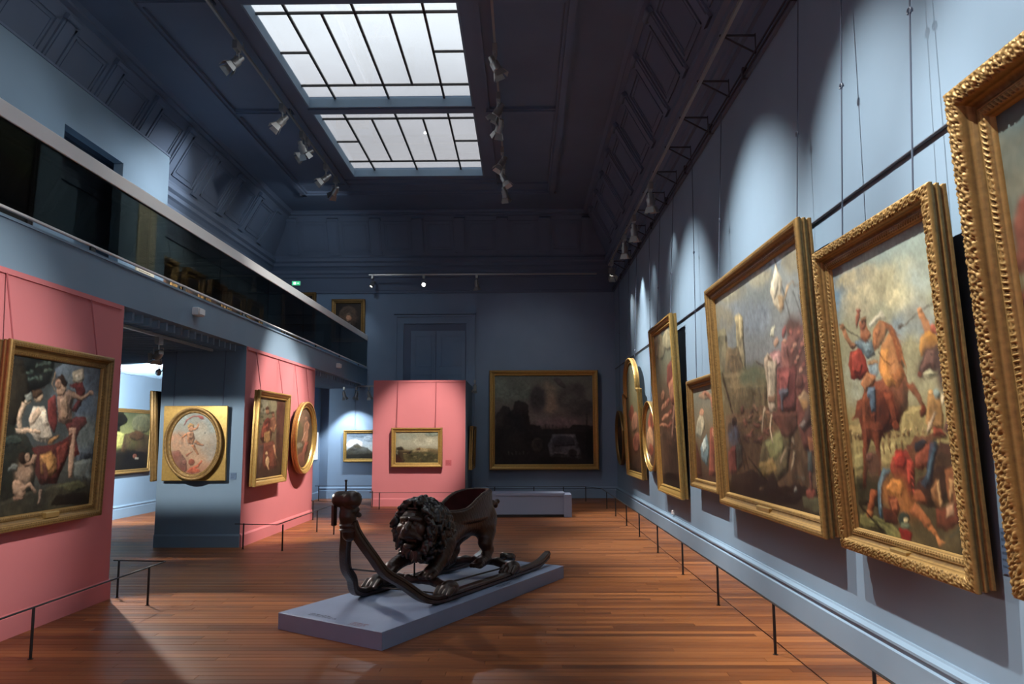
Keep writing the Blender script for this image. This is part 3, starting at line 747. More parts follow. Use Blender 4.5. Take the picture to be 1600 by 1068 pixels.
  '1 973 345 972 339 975 332 982 328 990 328 997 331 1002 337;8a4a38 1038 376 1035 382 1029 386 1021 386 1014 384 1009 378 1008 371 1011 365 1018 361 102'
  '5 361 1032 363 1037 369;a06a50 884 382 880 389 873 393 864 394 856 391 851 385 849 378 853 371 860 367 869 366 877 369 883 375;7a3b30 923 415 919 422 '
  '912 426 904 427 896 424 891 418 890 411 893 405 900 401 909 400 916 403 922 408;5a2c22 960 447 957 454 950 458 942 459 934 456 929 451 928 444 932 437'
  ' 938 433 947 432 954 435 959 440;7d2f2a 802 313 793 324 781 330 770 332 763 326 761 316 767 304 776 294 788 287 799 286 806 291 807 301;80463a 751 343'
  ' 805 345 827 507 722 499;9b6a50 798 350 795 356 787 359 778 360 769 357 763 351 762 345 765 339 773 336 782 335 791 338 797 344;a9a68c 688 306 697 279'
  ' 718 279 710 269 673 271 657 300;a97a5a 731 338 726 347 715 353 702 354 690 349 682 341 680 331 686 321 696 316 709 315 722 319 729 328;8f5a58 629 374'
  ' 690 364 744 383 749 501 652 494;b07a74 657 384 716 379 727 438 675 445;9a8468 572 386 615 367 662 396 666 455 637 571 577 568 569 447;6b4a34 613 378 '
  '648 395 644 453 600 449;5a2a22 479 397 556 415 563 409 489 390;6a5a36 10 427 579 473 527 749 -11 763;~5f6a4a 580 467 557 484 500 494 420 493 337 482 2'
  '75 462 255 440 283 421 351 412 435 414 512 427 564 446;5f4428 20 611 507 590 841 629 1013 736 988 943 -10 989;574d2e 477 750 663 692 776 697 719 860 5'
  '93 906 399 884;6a6a3a 510 750 676 703 705 780 576 834;7c6228 406 844 580 809 616 868 466 898;4a3420 13 428 129 607 142 606 32 428;4a3420 9 397 115 570'
  ' 128 569 25 397;4a3018 167 673 282 873 297 871 186 671;4a3018 142 644 232 876 248 874 159 643;6a3c2a 290 589 285 601 274 609 261 612 250 609 243 600 2'
  '42 588 247 576 258 568 271 565 282 568 289 577;4a3020 400 623 390 634 377 641 364 643 355 640 352 631 356 619 366 608 380 601 392 599 401 603 404 611;'
  '845a3a 501 654 487 664 472 670 460 672 453 668 454 659 462 648 476 638 491 632 504 631 510 635 509 643;5a4a30 594 682 578 691 561 697 549 698 545 694 '
  '549 685 561 675 577 667 594 661 605 660 610 664 606 672;74402c 366 712 343 721 321 727 306 727 303 722 312 713 331 703 354 694 375 689 389 689 392 694'
  ' 384 702;6a3c2a 467 740 443 748 421 752 408 752 407 747 419 739 440 730 464 722 485 718 498 719 499 723 488 731;4a3020 589 616 565 621 544 623 532 621'
  ' 533 616 547 610 569 603 594 599 614 597 625 599 624 603 611 610;845a3a 358 640 327 644 302 645 289 642 293 637 312 631 341 625 371 622 396 621 408 62'
  '3 404 628 387 634;5a4a30 460 670 430 672 407 672 396 669 401 664 421 659 450 655 480 653 502 653 512 656 507 661 488 666;74402c 555 698 526 698 505 69'
  '7 497 694 503 690 524 685 551 683 579 682 599 684 607 687 601 691 582 695;6a3c2a 317 729 285 728 260 725 252 721 262 717 287 714 321 712 353 713 376 7'
  '16 383 720 374 724 350 727;4a3020 422 755 392 753 372 749 366 745 377 741 401 739 431 739 460 741 479 745 485 749 475 753 452 755;845a3a 547 627 522 6'
  '23 505 617 502 612 513 610 535 610 562 613 586 618 602 624 605 628 595 631 574 630;5a4a30 308 652 281 645 264 638 263 633 277 631 302 633 332 637 359 '
  '644 374 651 376 656 363 658 338 656;74402c 414 681 392 673 380 666 381 661 394 659 417 662 442 668 463 675 475 682 474 687 461 689 439 686;6a3c2a 513 '
  '707 496 699 488 691 490 687 503 686 522 689 543 696 559 704 567 712 564 716 552 717 533 714;4a3020 269 739 254 729 248 720 253 715 268 715 289 720 309'
  ' 728 324 738 330 746 325 751 310 752 290 747;845a3a 410 604 400 593 399 584 406 580 419 581 435 588 449 598 458 609 460 617 453 622 440 620 424 614;5a'
  '4a30 510 633 506 622 508 614 516 610 527 612 539 619 549 629 553 640 551 648 543 652 532 650 519 643;74402c 267 658 267 646 274 637 285 633 297 636 30'
  '8 644 314 655 314 667 308 676 297 680 284 677 273 669;6b3428 865 496 1032 499 1004 788 866 773 815 629 833 527;6e2f2a 679 444 871 463 828 629 660 625;'
  '8a3a34 704 471 817 469 771 570 699 578;4d5560 685 530 779 530 780 559 730 568 713 620 698 620 702 561;9c8c70 609 400 700 410 656 564 646 619 591 624 5'
  '71 586 596 487;6b4a30 580 555 659 552 646 582 575 583;8f7a60 574 586 651 595 613 630 584 617;5a3022 599 624 842 624 829 696 771 726 686 727 664 686 60'
  '9 655;a08a68 596 630 571 686 585 748 598 747 587 686 615 631;a08a68 530 596 496 647 480 699 493 699 513 648 549 598;8f7858 759 728 783 752 715 765 646'
  ' 829 659 830 728 769 802 755 782 723;9a8462 770 777 757 823 733 859 747 859 776 823 794 776;5f3328 912 522 905 535 892 544 875 547 859 542 849 531 847'
  ' 517 854 503 868 494 885 492 900 497 910 508;8f7048 851 573 905 554 959 589 941 626 881 619;8f6228 863 580 923 593 940 631 891 630;4a2a20 767 629 966 '
  '505 958 502 755 626;4a352c 946 594 1018 576 1031 628 878 707 844 685;6a5a50 838 685 887 658 909 669 867 696;8a4c20 901 718 985 706 984 774 913 782;3f4'
  'c48 891 772 929 763 926 845 888 859;7a3220 935 924 927 936 911 946 890 952 869 951 855 944 852 933 860 920 877 909 898 904 918 905 931 912;6a3a2a 890 '
  '848 893 918 910 915 914 846;~3c5068 199 708 185 733 154 752 116 760 79 754 55 735 49 709 65 683 97 664 137 657 172 665 195 683;2a1c14 185 643 178 656 '
  '163 665 145 668 129 664 117 655 115 643 122 630 137 621 155 618 172 622 183 631;6a2a22 30 792 149 759 130 904 17 912;3a3c34 149 759 233 757 213 856 13'
  '3 889;251a12 52 910 328 869 515 901 622 916 705 937 778 985 430 998 12 995;2a2016 517 888 569 868 609 905 585 950 508 939;1c140c 285 812 379 861 492 9'
  '07 503 903 392 857 299 808;6a563a 407 951 504 925 501 922 401 947;2a1c14 738 905 806 899 821 958 766 976 736 957;8a8478 781 928 779 933 773 937 766 93'
  '9 760 938 755 935 754 931 757 926 762 922 769 920 776 921 780 924;6f7058 756 883 860 877 862 872 757 878;4d4a2c 822 952 1003 921 996 993 827 996'
),
'P': ('0 2c3334|0.5 3a4242|0.75 3a3d38|1 1c1712',
  '161a18 -54 -4 442 -1 409 151 233 235 153 287 99 469 53 579 -44 579 -150 8;3c4a58 588 -4 1005 0 1020 400 1019 689 790 684 697 256 468 146 451 48;~4a555'
  'a 821 197 805 264 740 314 645 335 549 322 475 281 441 222 454 159 513 109 603 84 702 93 783 134;~55605f 1033 480 1017 539 954 582 865 597 773 581 703 '
  '540 671 484 684 428 740 385 827 366 921 379 997 421;34423a 66 40 63 45 54 50 41 53 27 53 16 50 12 46 15 40 24 35 37 32 51 32 61 35;34423a 152 74 145 7'
  '8 133 79 119 77 107 72 100 66 100 61 106 57 118 55 132 57 144 62 151 68;34423a 233 108 224 109 212 106 202 99 195 91 194 83 198 78 207 77 218 80 228 8'
  '6 235 94 237 102;34423a 311 138 302 136 295 130 291 120 292 111 297 103 305 100 313 102 321 108 325 117 324 127 319 135;34423a 368 31 362 27 360 19 36'
  '5 9 373 0 384 -5 393 -6 400 -1 401 7 397 17 388 25 378 31;34423a 67 89 65 84 70 77 79 70 92 65 103 64 111 66 113 72 108 79 98 86 86 91 74 92;34423a 14'
  '9 106 151 100 161 96 175 93 190 93 201 96 206 101 203 106 193 111 179 114 164 114 153 111;34423a 241 122 248 118 260 117 275 120 288 125 295 131 296 1'
  '37 289 141 276 142 262 139 249 135 241 128;34423a 321 10 331 8 343 11 354 18 361 26 362 34 358 40 348 41 337 38 326 32 318 23 317 15;34423a 49 70 57 7'
  '2 64 78 68 87 67 96 63 103 56 107 48 105 41 99 37 90 38 81 42 74;34423a 150 97 156 101 158 109 154 118 146 126 137 131 128 131 122 127 121 119 125 110'
  ' 132 102 142 97;34423a 253 129 255 134 249 142 239 149 226 153 214 154 206 151 204 146 209 139 219 132 232 127 245 126;34423a 329 33 326 39 316 44 301'
  ' 47 286 47 274 44 269 39 272 34 282 29 297 26 313 25 324 28;34423a 424 69 417 73 403 75 388 72 375 67 367 61 367 55 374 51 387 50 402 52 416 57 424 63'
  ';34423a 119 139 110 140 100 137 90 131 83 122 82 115 86 110 94 108 105 111 115 118 121 126 123 134;34423a 194 169 186 167 179 161 175 152 175 142 180 '
  '135 187 132 196 134 203 140 207 149 206 159 202 166;34423a 247 65 241 61 240 53 244 44 252 35 262 30 271 30 277 34 279 42 275 51 267 60 257 65;34423a '
  '329 86 327 80 333 72 344 65 357 60 370 59 379 61 381 67 375 75 364 82 350 87 338 88;241f16 1 24 121 10 211 213 159 321 80 458 25 427;1d2019 -8 427 185'
  ' 468 340 627 347 876 34 1000 -72 429;2f3a32 180 535 171 552 142 564 101 568 58 564 26 552 12 536 20 519 48 507 88 502 132 507 165 519;4c5350 771 695 9'
  '91 663 1009 843 789 807;2d2b20 19 917 207 877 586 833 950 840 1026 1021 38 1021;393a26 588 845 858 823 980 879 786 917;15120d 599 904 986 917 1001 100'
  '6 551 970;6a6354 654 67 769 17 804 93 768 148 676 130;7f786a 689 77 762 44 784 108 719 126;4e1616 614 147 786 121 831 183 791 290 734 344 665 322 741 '
  '254 706 179;5c1a18 408 260 480 219 530 389 507 486 439 439 413 344;4a1514 616 411 738 369 862 372 881 417 799 470 765 533 828 647 764 658 700 534;6f52'
  '40 493 231 619 179 710 204 671 296 701 409 618 423 542 401 515 303;87684e 527 253 603 211 641 310 643 385 571 387;7a5a44 652 233 788 263 906 206 876 1'
  '85 780 228 684 194;7a5a44 930 187 927 196 917 203 902 207 887 205 875 200 869 191 872 183 882 176 897 172 912 174 925 179;7a5e4a 664 446 691 607 719 8'
  '03 766 806 757 609 751 446;80624a 592 192 576 213 550 226 522 228 499 218 486 199 488 177 504 156 530 143 558 140 582 150 595 169;241710 453 116 539 8'
  '4 610 128 585 168 506 130 459 153;7a5a46 540 147 537 164 524 178 505 184 484 181 467 170 459 153 461 135 474 122 493 115 514 118 531 130;7a644c 450 72'
  ' 423 150 474 209 483 206 433 149 460 73;3f1210 277 581 539 558 713 484 696 632 633 752 586 833 411 823 341 741 332 638;572018 543 582 679 534 662 680 '
  '592 750;64401a 367 627 488 605 556 654 582 750 519 783 397 743;8a5c20 377 627 490 617 544 701 473 746;45201a 406 686 442 675 497 770 466 815;7a5424 45'
  '4 522 568 494 561 510 498 552 441 558;8f8676 266 315 378 310 425 416 491 510 440 552 325 546 260 489 228 410;a89c88 304 372 390 322 439 439 382 441;9b'
  '8066 240 375 321 313 348 359 286 431 234 444;96785c 351 246 349 266 335 282 313 288 290 284 271 271 262 251 264 231 278 215 299 208 322 212 342 226;3a'
  '2617 239 217 319 194 348 228 285 267 246 258;9a7c60 156 291 107 399 132 470 169 467 152 404 207 302;a08468 113 490 221 481 349 500 356 476 220 453 104'
  ' 459;a68a6c 239 288 236 297 226 304 210 308 193 306 181 300 175 291 177 282 188 274 203 271 220 273 233 279;6a6a60 173 251 231 224 251 281 208 295;~7a'
  '5e48 307 756 284 784 248 799 209 798 177 780 160 751 162 718 184 690 219 674 259 675 292 692 310 722;7d604a 260 838 271 871 263 896 239 908 204 902 17'
  '0 881 144 851 134 819 141 794 165 782 198 787 233 807;7a5c46 241 711 332 684 341 630 301 623 290 660 211 673;2a1a12 264 648 261 668 245 683 221 687 19'
  '6 681 176 666 165 646 168 626 183 612 207 607 232 613 253 628;82634c 285 646 284 662 275 674 262 677 247 673 234 661 228 645 229 630 237 618 250 614 2'
  '65 619 278 630;7a5c46 237 863 298 832 351 882 380 872 304 803 201 829;4f5450 78 720 112 678 173 690 164 734;6a4c3a 154 907 247 910 245 894 150 883;7a5'
  'c48 399 855 400 957 426 961 436 860'
),
'O': ('0 8a8e84|0.3 989688|0.6 a88c70|1 9a6a50',
  '~8d9690 1044 186 1009 257 912 309 780 329 648 309 551 257 516 186 551 114 648 62 780 43 912 62 1009 114;~9a8f80 1062 571 1033 686 956 769 850 800 745 '
  '769 667 686 639 571 667 457 745 373 850 343 956 373 1033 457;~b5886a 357 457 331 536 261 593 164 614 67 593 -4 536 -30 457 -4 379 67 321 164 300 261 3'
  '21 331 379;~c09474 463 571 435 614 357 646 252 657 146 646 69 614 40 571 69 529 146 497 252 486 357 497 435 529;~8f9a94 428 114 404 157 340 189 252 20'
  '0 164 189 99 157 76 114 99 71 164 40 252 29 340 40 404 71;~a69c8a 815 314 787 407 710 475 604 500 498 475 421 407 393 314 421 221 498 153 604 129 710 '
  '153 787 221;~b59070 815 743 768 786 639 817 463 829 287 817 158 786 111 743 158 700 287 669 463 657 639 669 768 700;7a4e44 5 629 181 614 287 714 357 7'
  '71 375 943 252 1000 76 929;~8a5646 252 714 238 750 199 776 146 786 93 776 55 750 40 714 55 679 93 652 146 643 199 652 238 679;~6f4238 357 857 346 900 '
  '313 931 269 943 225 931 193 900 181 857 193 814 225 783 269 771 313 783 346 814;8f5a48 357 800 350 819 331 832 305 837 278 832 259 819 252 800 259 781'
  ' 278 768 305 763 331 768 350 781;8f3a34 683 69 574 34 458 29 329 91 259 195 280 205 350 109 468 57 564 66 665 103;8f3a34 569 36 674 50 718 100 604 89;'
  'b87850 340 314 481 300 525 414 481 514 375 500 349 429;c48a62 498 364 489 400 463 426 428 436 393 426 367 400 357 364 367 329 393 302 428 293 463 302 '
  '489 329;c08058 491 257 483 281 460 299 428 306 396 299 373 281 364 257 373 233 396 215 428 209 460 215 483 233;b0803c 340 200 401 157 481 179 498 243 '
  '428 214 357 257;b87448 491 291 576 254 601 175 571 168 544 232 470 252;b87448 322 329 276 373 220 397 231 418 298 399 357 357;5a4434 142 324 213 388 2'
  '20 383 150 319;4a3a30 230 414 222 536 229 536 239 414;4a3a30 256 400 257 529 264 529 265 400;3a3a38 757 336 755 342 749 347 741 349 733 347 727 342 72'
  '5 336 727 329 733 325 741 323 749 325 755 329;a8663c 493 484 609 536 714 549 723 522 634 493 538 430;a8663c 441 530 508 612 592 692 616 679 559 588 52'
  '0 498;9a4a34 322 686 481 621 472 643 393 686 349 721;7a3020 537 800 527 829 500 849 463 857 426 849 399 829 389 800 399 771 426 751 463 743 500 751 52'
  '7 771;a04a30 441 955 619 890 708 797 676 775 588 852 415 902;a04c34 357 957 463 886 639 929 657 971 481 1000'
),
'Q': ('0 6f6a4c|0.3 7d7350|0.6 6a4c30|1 3a2418',
  '5c5a3a -36 2 1000 -3 991 144 -4 219;~8a866a 353 86 336 143 272 186 179 203 84 190 11 152 -22 99 -5 45 55 2 145 -16 242 -6 318 32;~837a58 676 75 663 12'
  '7 608 166 529 182 446 170 382 135 353 86 366 36 418 -3 495 -20 578 -10 645 25;4a2a20 667 24 1002 11 1057 989 747 731 679 334;~5a3026 1028 224 1023 325'
  ' 971 399 888 426 796 399 721 328 682 230 688 133 737 60 817 31 908 54 986 124;4a4c2c 46 61 42 70 30 78 12 81 -6 79 -21 73 -27 63 -23 54 -11 46 6 43 25'
  ' 45 39 51;4a4c2c 136 106 122 116 103 121 83 122 67 118 61 110 65 101 78 91 98 86 118 85 133 89 140 97;4a4c2c 223 153 201 160 177 163 157 162 147 156 1'
  '49 148 163 139 185 132 210 128 230 130 240 135 238 144;4a4c2c 82 205 55 209 29 209 13 205 9 199 20 191 42 185 70 180 95 180 112 184 115 190 104 198;4a'
  '4c2c 163 250 132 250 108 248 96 242 100 236 118 230 146 226 176 225 201 228 213 233 210 240 191 246;4a4c2c 244 294 214 291 194 286 188 279 199 274 222'
  ' 270 253 270 283 273 304 278 310 285 299 290 275 294;4a4c2c 99 340 75 334 62 327 63 320 78 316 104 315 133 319 157 325 171 332 169 339 153 343 128 343'
  ';4a4c2c 182 383 165 374 160 366 168 360 188 357 213 360 237 366 255 375 260 384 251 390 232 392 206 389;4a4c2c 43 425 36 415 40 407 54 402 75 403 96 4'
  '08 112 416 119 426 115 435 100 439 80 439 59 433;4a4c2c 77 99 81 90 93 82 111 79 130 81 145 87 152 97 148 107 135 114 117 118 98 116 84 109;6b2c1c 248'
  ' 276 358 236 501 259 566 400 508 542 235 564 132 512 168 376;8a3a22 204 363 390 312 419 490 191 525;9c6a44 406 166 400 185 378 200 345 205 311 201 285'
  ' 188 273 170 279 151 301 137 333 131 367 135 394 148;4a2a18 399 122 390 134 363 143 324 147 285 145 256 138 244 127 252 116 279 107 317 102 356 104 38'
  '6 111;7a4a30 459 247 617 219 721 334 613 439 486 413;8a5a3c 611 206 606 223 587 235 559 240 530 236 507 225 497 208 502 192 520 179 548 174 577 178 60'
  '0 189;3f2416 593 174 586 183 563 190 531 193 498 192 474 186 464 177 471 168 493 161 525 158 558 159 583 165;8f6a34 273 438 466 413 508 542 395 592 27'
  '1 552;a06a40 425 383 633 449 708 336 650 332 594 429 495 366;6a3422 123 574 631 543 790 732 821 909 365 900 147 738;4f3c34 106 587 275 577 274 818 191'
  ' 904 106 711;a8744a 603 597 695 731 776 788 824 784 757 729 677 595;b08a5a 516 815 511 848 488 871 453 878 415 867 385 842 371 809 375 777 398 755 432'
  ' 747 470 757 501 782;b08a5a 442 709 437 720 421 728 398 730 373 727 355 718 346 706 351 694 367 686 390 684 415 688 434 697;a87c50 407 853 508 935 554'
  ' 933 467 849;3c2a1c 5 907 996 903 992 1006 1 1006'
),
'R': ('0 6a5440|0.5 5f4c34|1 4a3024',
  '~7a6048 561 150 535 232 448 294 325 318 201 300 108 247 67 173 89 96 168 35 286 6 414 19 515 72;~5a5a3a 396 387 379 457 318 508 229 526 138 507 68 458'
  ' 37 392 52 325 109 274 195 253 288 268 362 317;~4a3a2c 1075 300 1059 416 988 500 884 529 774 499 688 419 648 311 661 201 726 117 828 82 939 107 1031 1'
  '87;9a6a4c 478 279 634 202 815 269 782 566 621 636 481 563;a8785a 679 182 669 202 636 218 590 225 543 222 508 208 493 189 503 169 534 153 580 146 627 1'
  '49 664 162;8a4434 612 564 817 566 644 816 403 944 275 902 499 704;7a7058 477 633 457 659 394 677 309 681 223 672 160 652 135 626 154 601 212 584 296 5'
  '78 383 586 450 606;6a4030 144 794 630 708 666 996 288 1005;a87c60 548 399 387 559 448 565 637 406'
),
'A': ('0 5f7f86|0.2 7a8678|0.35 8f8a66|0.55 7a5a38|1 3a2418',
  '~56707a 302 34 283 42 239 45 182 44 126 38 88 28 79 18 103 10 151 7 208 9 260 15 294 24;~7a8274 122 96 95 112 47 122 -11 125 -63 118 -94 103 -94 85 -6'
  '3 69 -12 59 45 58 93 65 121 79;~6a8088 460 54 436 65 384 72 314 71 245 63 198 50 188 35 218 23 277 18 347 20 410 28 450 41;~8a8a74 150 169 128 184 88 '
  '196 42 199 1 194 -23 182 -21 165 4 149 45 138 91 136 129 141 150 153;7a4436 30 214 120 211 130 241 197 248 115 375 -1 380 9 257;9a4c40 38 211 100 209 '
  '104 234 38 233;a85a48 118 256 110 262 95 266 79 268 65 266 56 262 57 256 65 251 79 246 96 245 110 246 118 250;4a3424 192 99 257 90 300 86 298 85 254 8'
  '9 188 99;4a3424 222 98 271 97 298 89 295 88 268 96 220 97;8a2c24 256 96 295 91 268 132 209 157 194 149;5a3a28 204 150 274 132 202 241 130 241;7a5a40 1'
  '42 249 151 268 196 256 189 255 157 267 150 248;7a5a40 134 260 145 275 185 271 181 270 153 274 143 260;~c8603c 419 156 405 165 376 172 340 173 305 170 '
  '283 162 279 152 295 143 326 137 362 135 395 139 415 147;6a3a2c 202 241 563 222 487 470 -42 471'
),
'E': ('0 6f7c70|0.2 7c7c60|0.45 6a4c34|0.7 5a3c28|1 2c2018',
  '8a8464 586 115 528 156 404 181 241 184 81 163 -31 122 -60 73 6 29 144 5 313 5 466 29 564 70;8f8a68 960 106 913 137 811 155 679 156 549 139 458 107 435'
  ' 69 487 37 599 19 736 21 860 40 941 71;7d3226 604 238 874 218 870 317 664 409 528 355;9a5a38 594 357 1004 290 1117 437 1063 559 718 524;a86a44 404 419'
  ' 382 436 336 448 278 451 223 445 185 432 177 414 200 397 247 385 306 382 361 389 396 402;8a4a30 599 478 525 491 444 499 379 499 347 492 359 478 410 46'
  '3 487 450 567 443 630 443 659 450 648 463;6a3424 767 532 658 540 560 543 499 540 496 532 550 521 646 510 755 503 849 500 904 503 907 511 857 521;b07c5'
  '4 915 581 794 583 698 581 654 576 677 568 759 561 876 556 994 555 1083 557 1122 562 1101 569 1026 575;a86a44 214 628 76 623 -21 617 -48 609 5 603 121 '
  '600 264 601 396 606 483 613 506 620 459 626 354 629;8a4a30 386 673 287 663 231 652 236 644 300 641 404 643 518 650 611 660 662 670 657 678 599 681 501'
  ' 680;6a3424 562 713 516 699 506 687 537 680 599 680 674 686 742 698 785 712 794 724 765 731 706 731 632 725;b07c54 873 453 883 437 915 426 962 422 101'
  '0 427 1047 439 1062 454 1053 470 1022 481 976 485 928 481 890 469;a86a44 214 483 284 469 362 460 427 459 463 467 461 480 421 496 354 510 276 519 209 5'
  '20 170 513 172 500;8a4a30 459 531 567 521 663 517 722 519 730 527 686 538 600 550 493 560 393 565 329 563 319 555 367 543;6a3424 699 576 821 573 916 5'
  '74 960 578 943 585 870 593 757 600 633 604 531 604 482 599 500 591 581 583;b07c54 928 621 1041 624 1117 629 1140 635 1104 641 1018 645 901 646 784 643'
  ' 699 638 673 632 713 626 808 622;a86a44 327 673 433 681 493 691 494 698 435 702 331 702 205 697 92 688 25 678 23 670 89 666 201 667;8a4a30 565 720 621'
  ' 733 639 745 614 752 552 754 469 749 386 738 327 725 307 712 334 705 400 704 484 709;6a3424 900 471 902 486 877 498 833 503 780 499 733 488 704 471 70'
  '2 455 728 443 774 439 827 443 873 455;b07c54 1075 524 1027 538 968 547 914 549 878 543 872 531 898 515 947 501 1007 492 1060 491 1094 497 1099 509;a86'
  'a44 426 570 321 581 221 587 153 586 136 578 177 565 263 552 369 541 466 535 530 537 544 544 507 556;8a4a30 593 621 466 626 359 627 304 624 317 616 395'
  ' 606 514 597 640 592 739 592 788 596 776 603 705 612;4f3826 63 622 1122 679 1005 943 20 975;8a5a40 782 492 586 685 761 746 853 740 712 683 927 496'
),
'D': ('0 6f7668|0.4 7a6a4c|1 4a2c1c',
  '8a6a4c 901 129 855 147 735 156 568 153 397 139 268 117 221 93 271 74 404 66 578 70 745 85 862 107;9a5a3c 383 72 760 158 813 296 908 297 885 150 507 46'
  ';8f8a70 122 358 360 250 473 422 266 580 32 525;5d7a80 209 658 526 503 603 656 484 850 250 783;8fa0a0 262 632 461 529 507 657 353 732;9a6a4a 462 282 44'
  '6 302 406 315 353 319 301 312 263 296 250 275 266 255 307 242 361 238 413 246 450 262;7a3824 679 453 988 432 992 946 530 940;9a6444 962 508 943 538 90'
  '2 560 849 567 799 559 764 537 755 506 774 475 817 453 870 446 921 455 954 478;5a2c1c 30 579 200 784 235 973 14 981'
),
'F': ('0 6f6a50|0.5 7a5a40|1 5a3c28',
  'a04c30 810 271 762 362 657 432 524 460 401 439 321 377 302 291 350 202 452 134 581 105 704 122 788 183;b58860 691 546 632 662 504 749 345 782 199 753 '
  '104 672 84 561 143 449 265 365 420 330 566 354 667 433;8a3c28 611 732 573 793 490 838 384 855 285 840 218 797 201 738 238 678 319 634 423 616 523 630 '
  '592 672;c0a078 381 874 339 921 240 955 111 968 -11 956 -95 923 -120 877 -79 832 17 798 143 784 267 795 354 828'
),
'G': ('0 6f7460|0.35 7c7450|0.7 6a4428|1 3a2818',
  '7a3a28 557 456 514 494 431 523 330 537 236 530 176 505 167 469 211 430 297 401 400 388 492 395 549 421;a0684a 791 543 738 592 640 631 522 648 414 640 '
  '346 608 338 561 392 510 494 471 614 455 720 464 784 497;8a4a34 862 725 805 773 696 812 561 832 436 827 355 798 342 751 401 701 515 661 653 643 775 649'
  ' 851 680;4a3020 966 898 902 935 760 969 574 991 393 994 267 977 232 945 301 906 452 871 642 851 818 849 936 867'
),
'H': ('0 2c2420|1 1c1410',
  '5a4030 632 403 571 480 457 536 319 556 194 536 117 480 108 403 168 326 283 270 421 250 545 270 622 326'
),
'W': ('0 2b2e2a|0.3 302e2a|0.55 2d2523|0.62 15120f|1 070606',
  '~30352f 389 138 361 220 285 281 180 304 76 283 -1 224 -29 142 -1 60 75 -1 180 -24 284 -3 361 56;~3a352c 631 227 618 309 583 370 534 392 486 370 451 31'
  '1 438 229 450 147 486 86 534 64 583 85 618 145;~453a30 631 318 623 373 599 413 567 428 534 414 511 374 502 319 511 265 534 224 567 209 599 224 622 263'
  ';~1d1b1b 518 264 507 347 478 407 438 429 397 408 368 348 357 266 368 184 397 123 437 101 478 123 507 182;~1a1818 897 186 896 245 858 304 794 347 721 3'
  '62 659 345 624 301 625 242 663 184 727 141 800 126 862 143;~191717 1036 369 1016 434 963 481 890 499 817 482 764 436 744 372 764 308 817 261 890 243 9'
  '63 259 1016 305;1e1c1c 725 139 708 143 678 131 645 106 616 73 600 43 601 22 619 17 649 29 682 55 710 87 726 118;~1c1a1a 922 169 909 206 874 233 825 24'
  '3 777 234 741 208 728 171 741 134 777 107 825 97 874 106 909 133;~2f2a28 567 501 549 538 502 565 438 575 373 566 326 540 309 503 326 467 373 440 438 4'
  '29 502 439 549 465;~33292a 922 535 888 558 793 575 664 583 535 577 440 561 406 539 440 516 534 498 664 491 793 496 888 512;080707 -1 451 52 378 84 341'
  ' 148 359 164 404 188 377 196 304 244 289 309 307 341 339 349 448 365 558 470 566 478 611 599 614 761 600 793 558 922 562 1000 571 1000 1000 0 1000;0b0'
  'a0a 940 571 935 434 929 434 924 571;0c0a0a 522 615 522 547 515 547 515 615;0c0a0a 557 614 557 571 551 571 551 614;0c0a0a 593 614 593 554 586 554 586 6'
  '14;0c0a0a 628 614 628 577 622 577 622 614;0c0a0a 664 614 664 561 657 561 657 614;0c0a0a 699 613 699 584 693 584 693 613;0c0a0a 735 613 735 567 728 567'
  ' 728 613;2b292b 580 669 817 663 841 755 874 864 874 922 567 924 535 793;17161a 567 720 664 683 793 700 825 791 599 811;060505 830 873 824 895 807 911 '
  '785 917 762 912 746 896 740 874 746 852 762 836 785 830 807 835 824 851;3a3636 599 881 728 891 729 882 600 868;302c2c 534 778 663 795 664 790 535 771;'
  '2a2826 129 851 134 891 138 890 137 850;2a2826 167 863 172 890 177 890 175 862;2a2826 206 854 211 890 216 889 214 853;2a2826 244 867 249 890 254 889 25'
  '2 865;2a2826 283 857 288 890 293 889 291 856;2a2826 322 870 326 890 331 889 329 868;14100e 502 793 494 839 470 872 438 885 406 873 382 840 374 794 382'
  ' 749 406 715 438 703 470 715 494 748'
),
'V': ('0 a5a284|0.45 bab59a|0.56 a09a7c|0.62 4c3c26|1 2a2014',
  '~9aa08c 504 153 474 213 392 257 279 273 166 257 83 213 52 152 82 92 164 48 276 32 390 48 473 93;~c4bea0 960 315 922 375 818 419 677 435 535 418 431 37'
  '4 392 314 429 253 533 209 674 193 817 210 921 254;8f9884 1015 73 992 113 930 143 845 153 759 142 696 113 673 73 696 32 758 3 843 -8 929 3 992 32;6a5a3'
  '8 -5 533 168 473 212 574 395 595 451 575 763 536 996 557 1000 1040 0 1032;3a2c1a -4 633 395 615 285 834 202 994 0 992;a08a5c 423 575 564 507 678 536 7'
  '63 556 750 661 424 659;6a4630 479 535 564 515 593 575 508 603;4a4426 171 754 678 636 997 678 1000 1000 230 994;7a6c40 272 714 266 730 250 742 228 746 '
  '205 741 188 730 182 714 188 698 204 686 227 682 249 686 266 698;5a4c2a 394 791 388 807 372 819 349 823 327 818 310 806 304 790 310 774 326 763 349 759'
  ' 371 763 388 775;7a6c40 516 868 511 884 494 896 472 900 449 895 432 883 426 867 432 851 448 840 471 836 494 840 510 852;5a4c2a 639 945 633 961 616 973'
  ' 594 977 571 972 555 960 548 944 554 928 571 917 593 913 616 917 633 929;7a6c40 759 781 753 797 737 809 714 813 691 809 675 797 668 781 674 765 691 75'
  '3 714 749 736 753 753 765;5a4c2a 882 858 876 874 860 886 837 890 814 886 797 874 791 858 797 842 814 830 836 826 859 830 876 842;7a6c40 1005 936 999 9'
  '52 983 963 960 968 937 963 920 951 914 935 920 919 937 907 959 903 982 908 999 920;5a4c2a 388 767 382 783 366 794 344 799 321 794 304 782 298 766 304 '
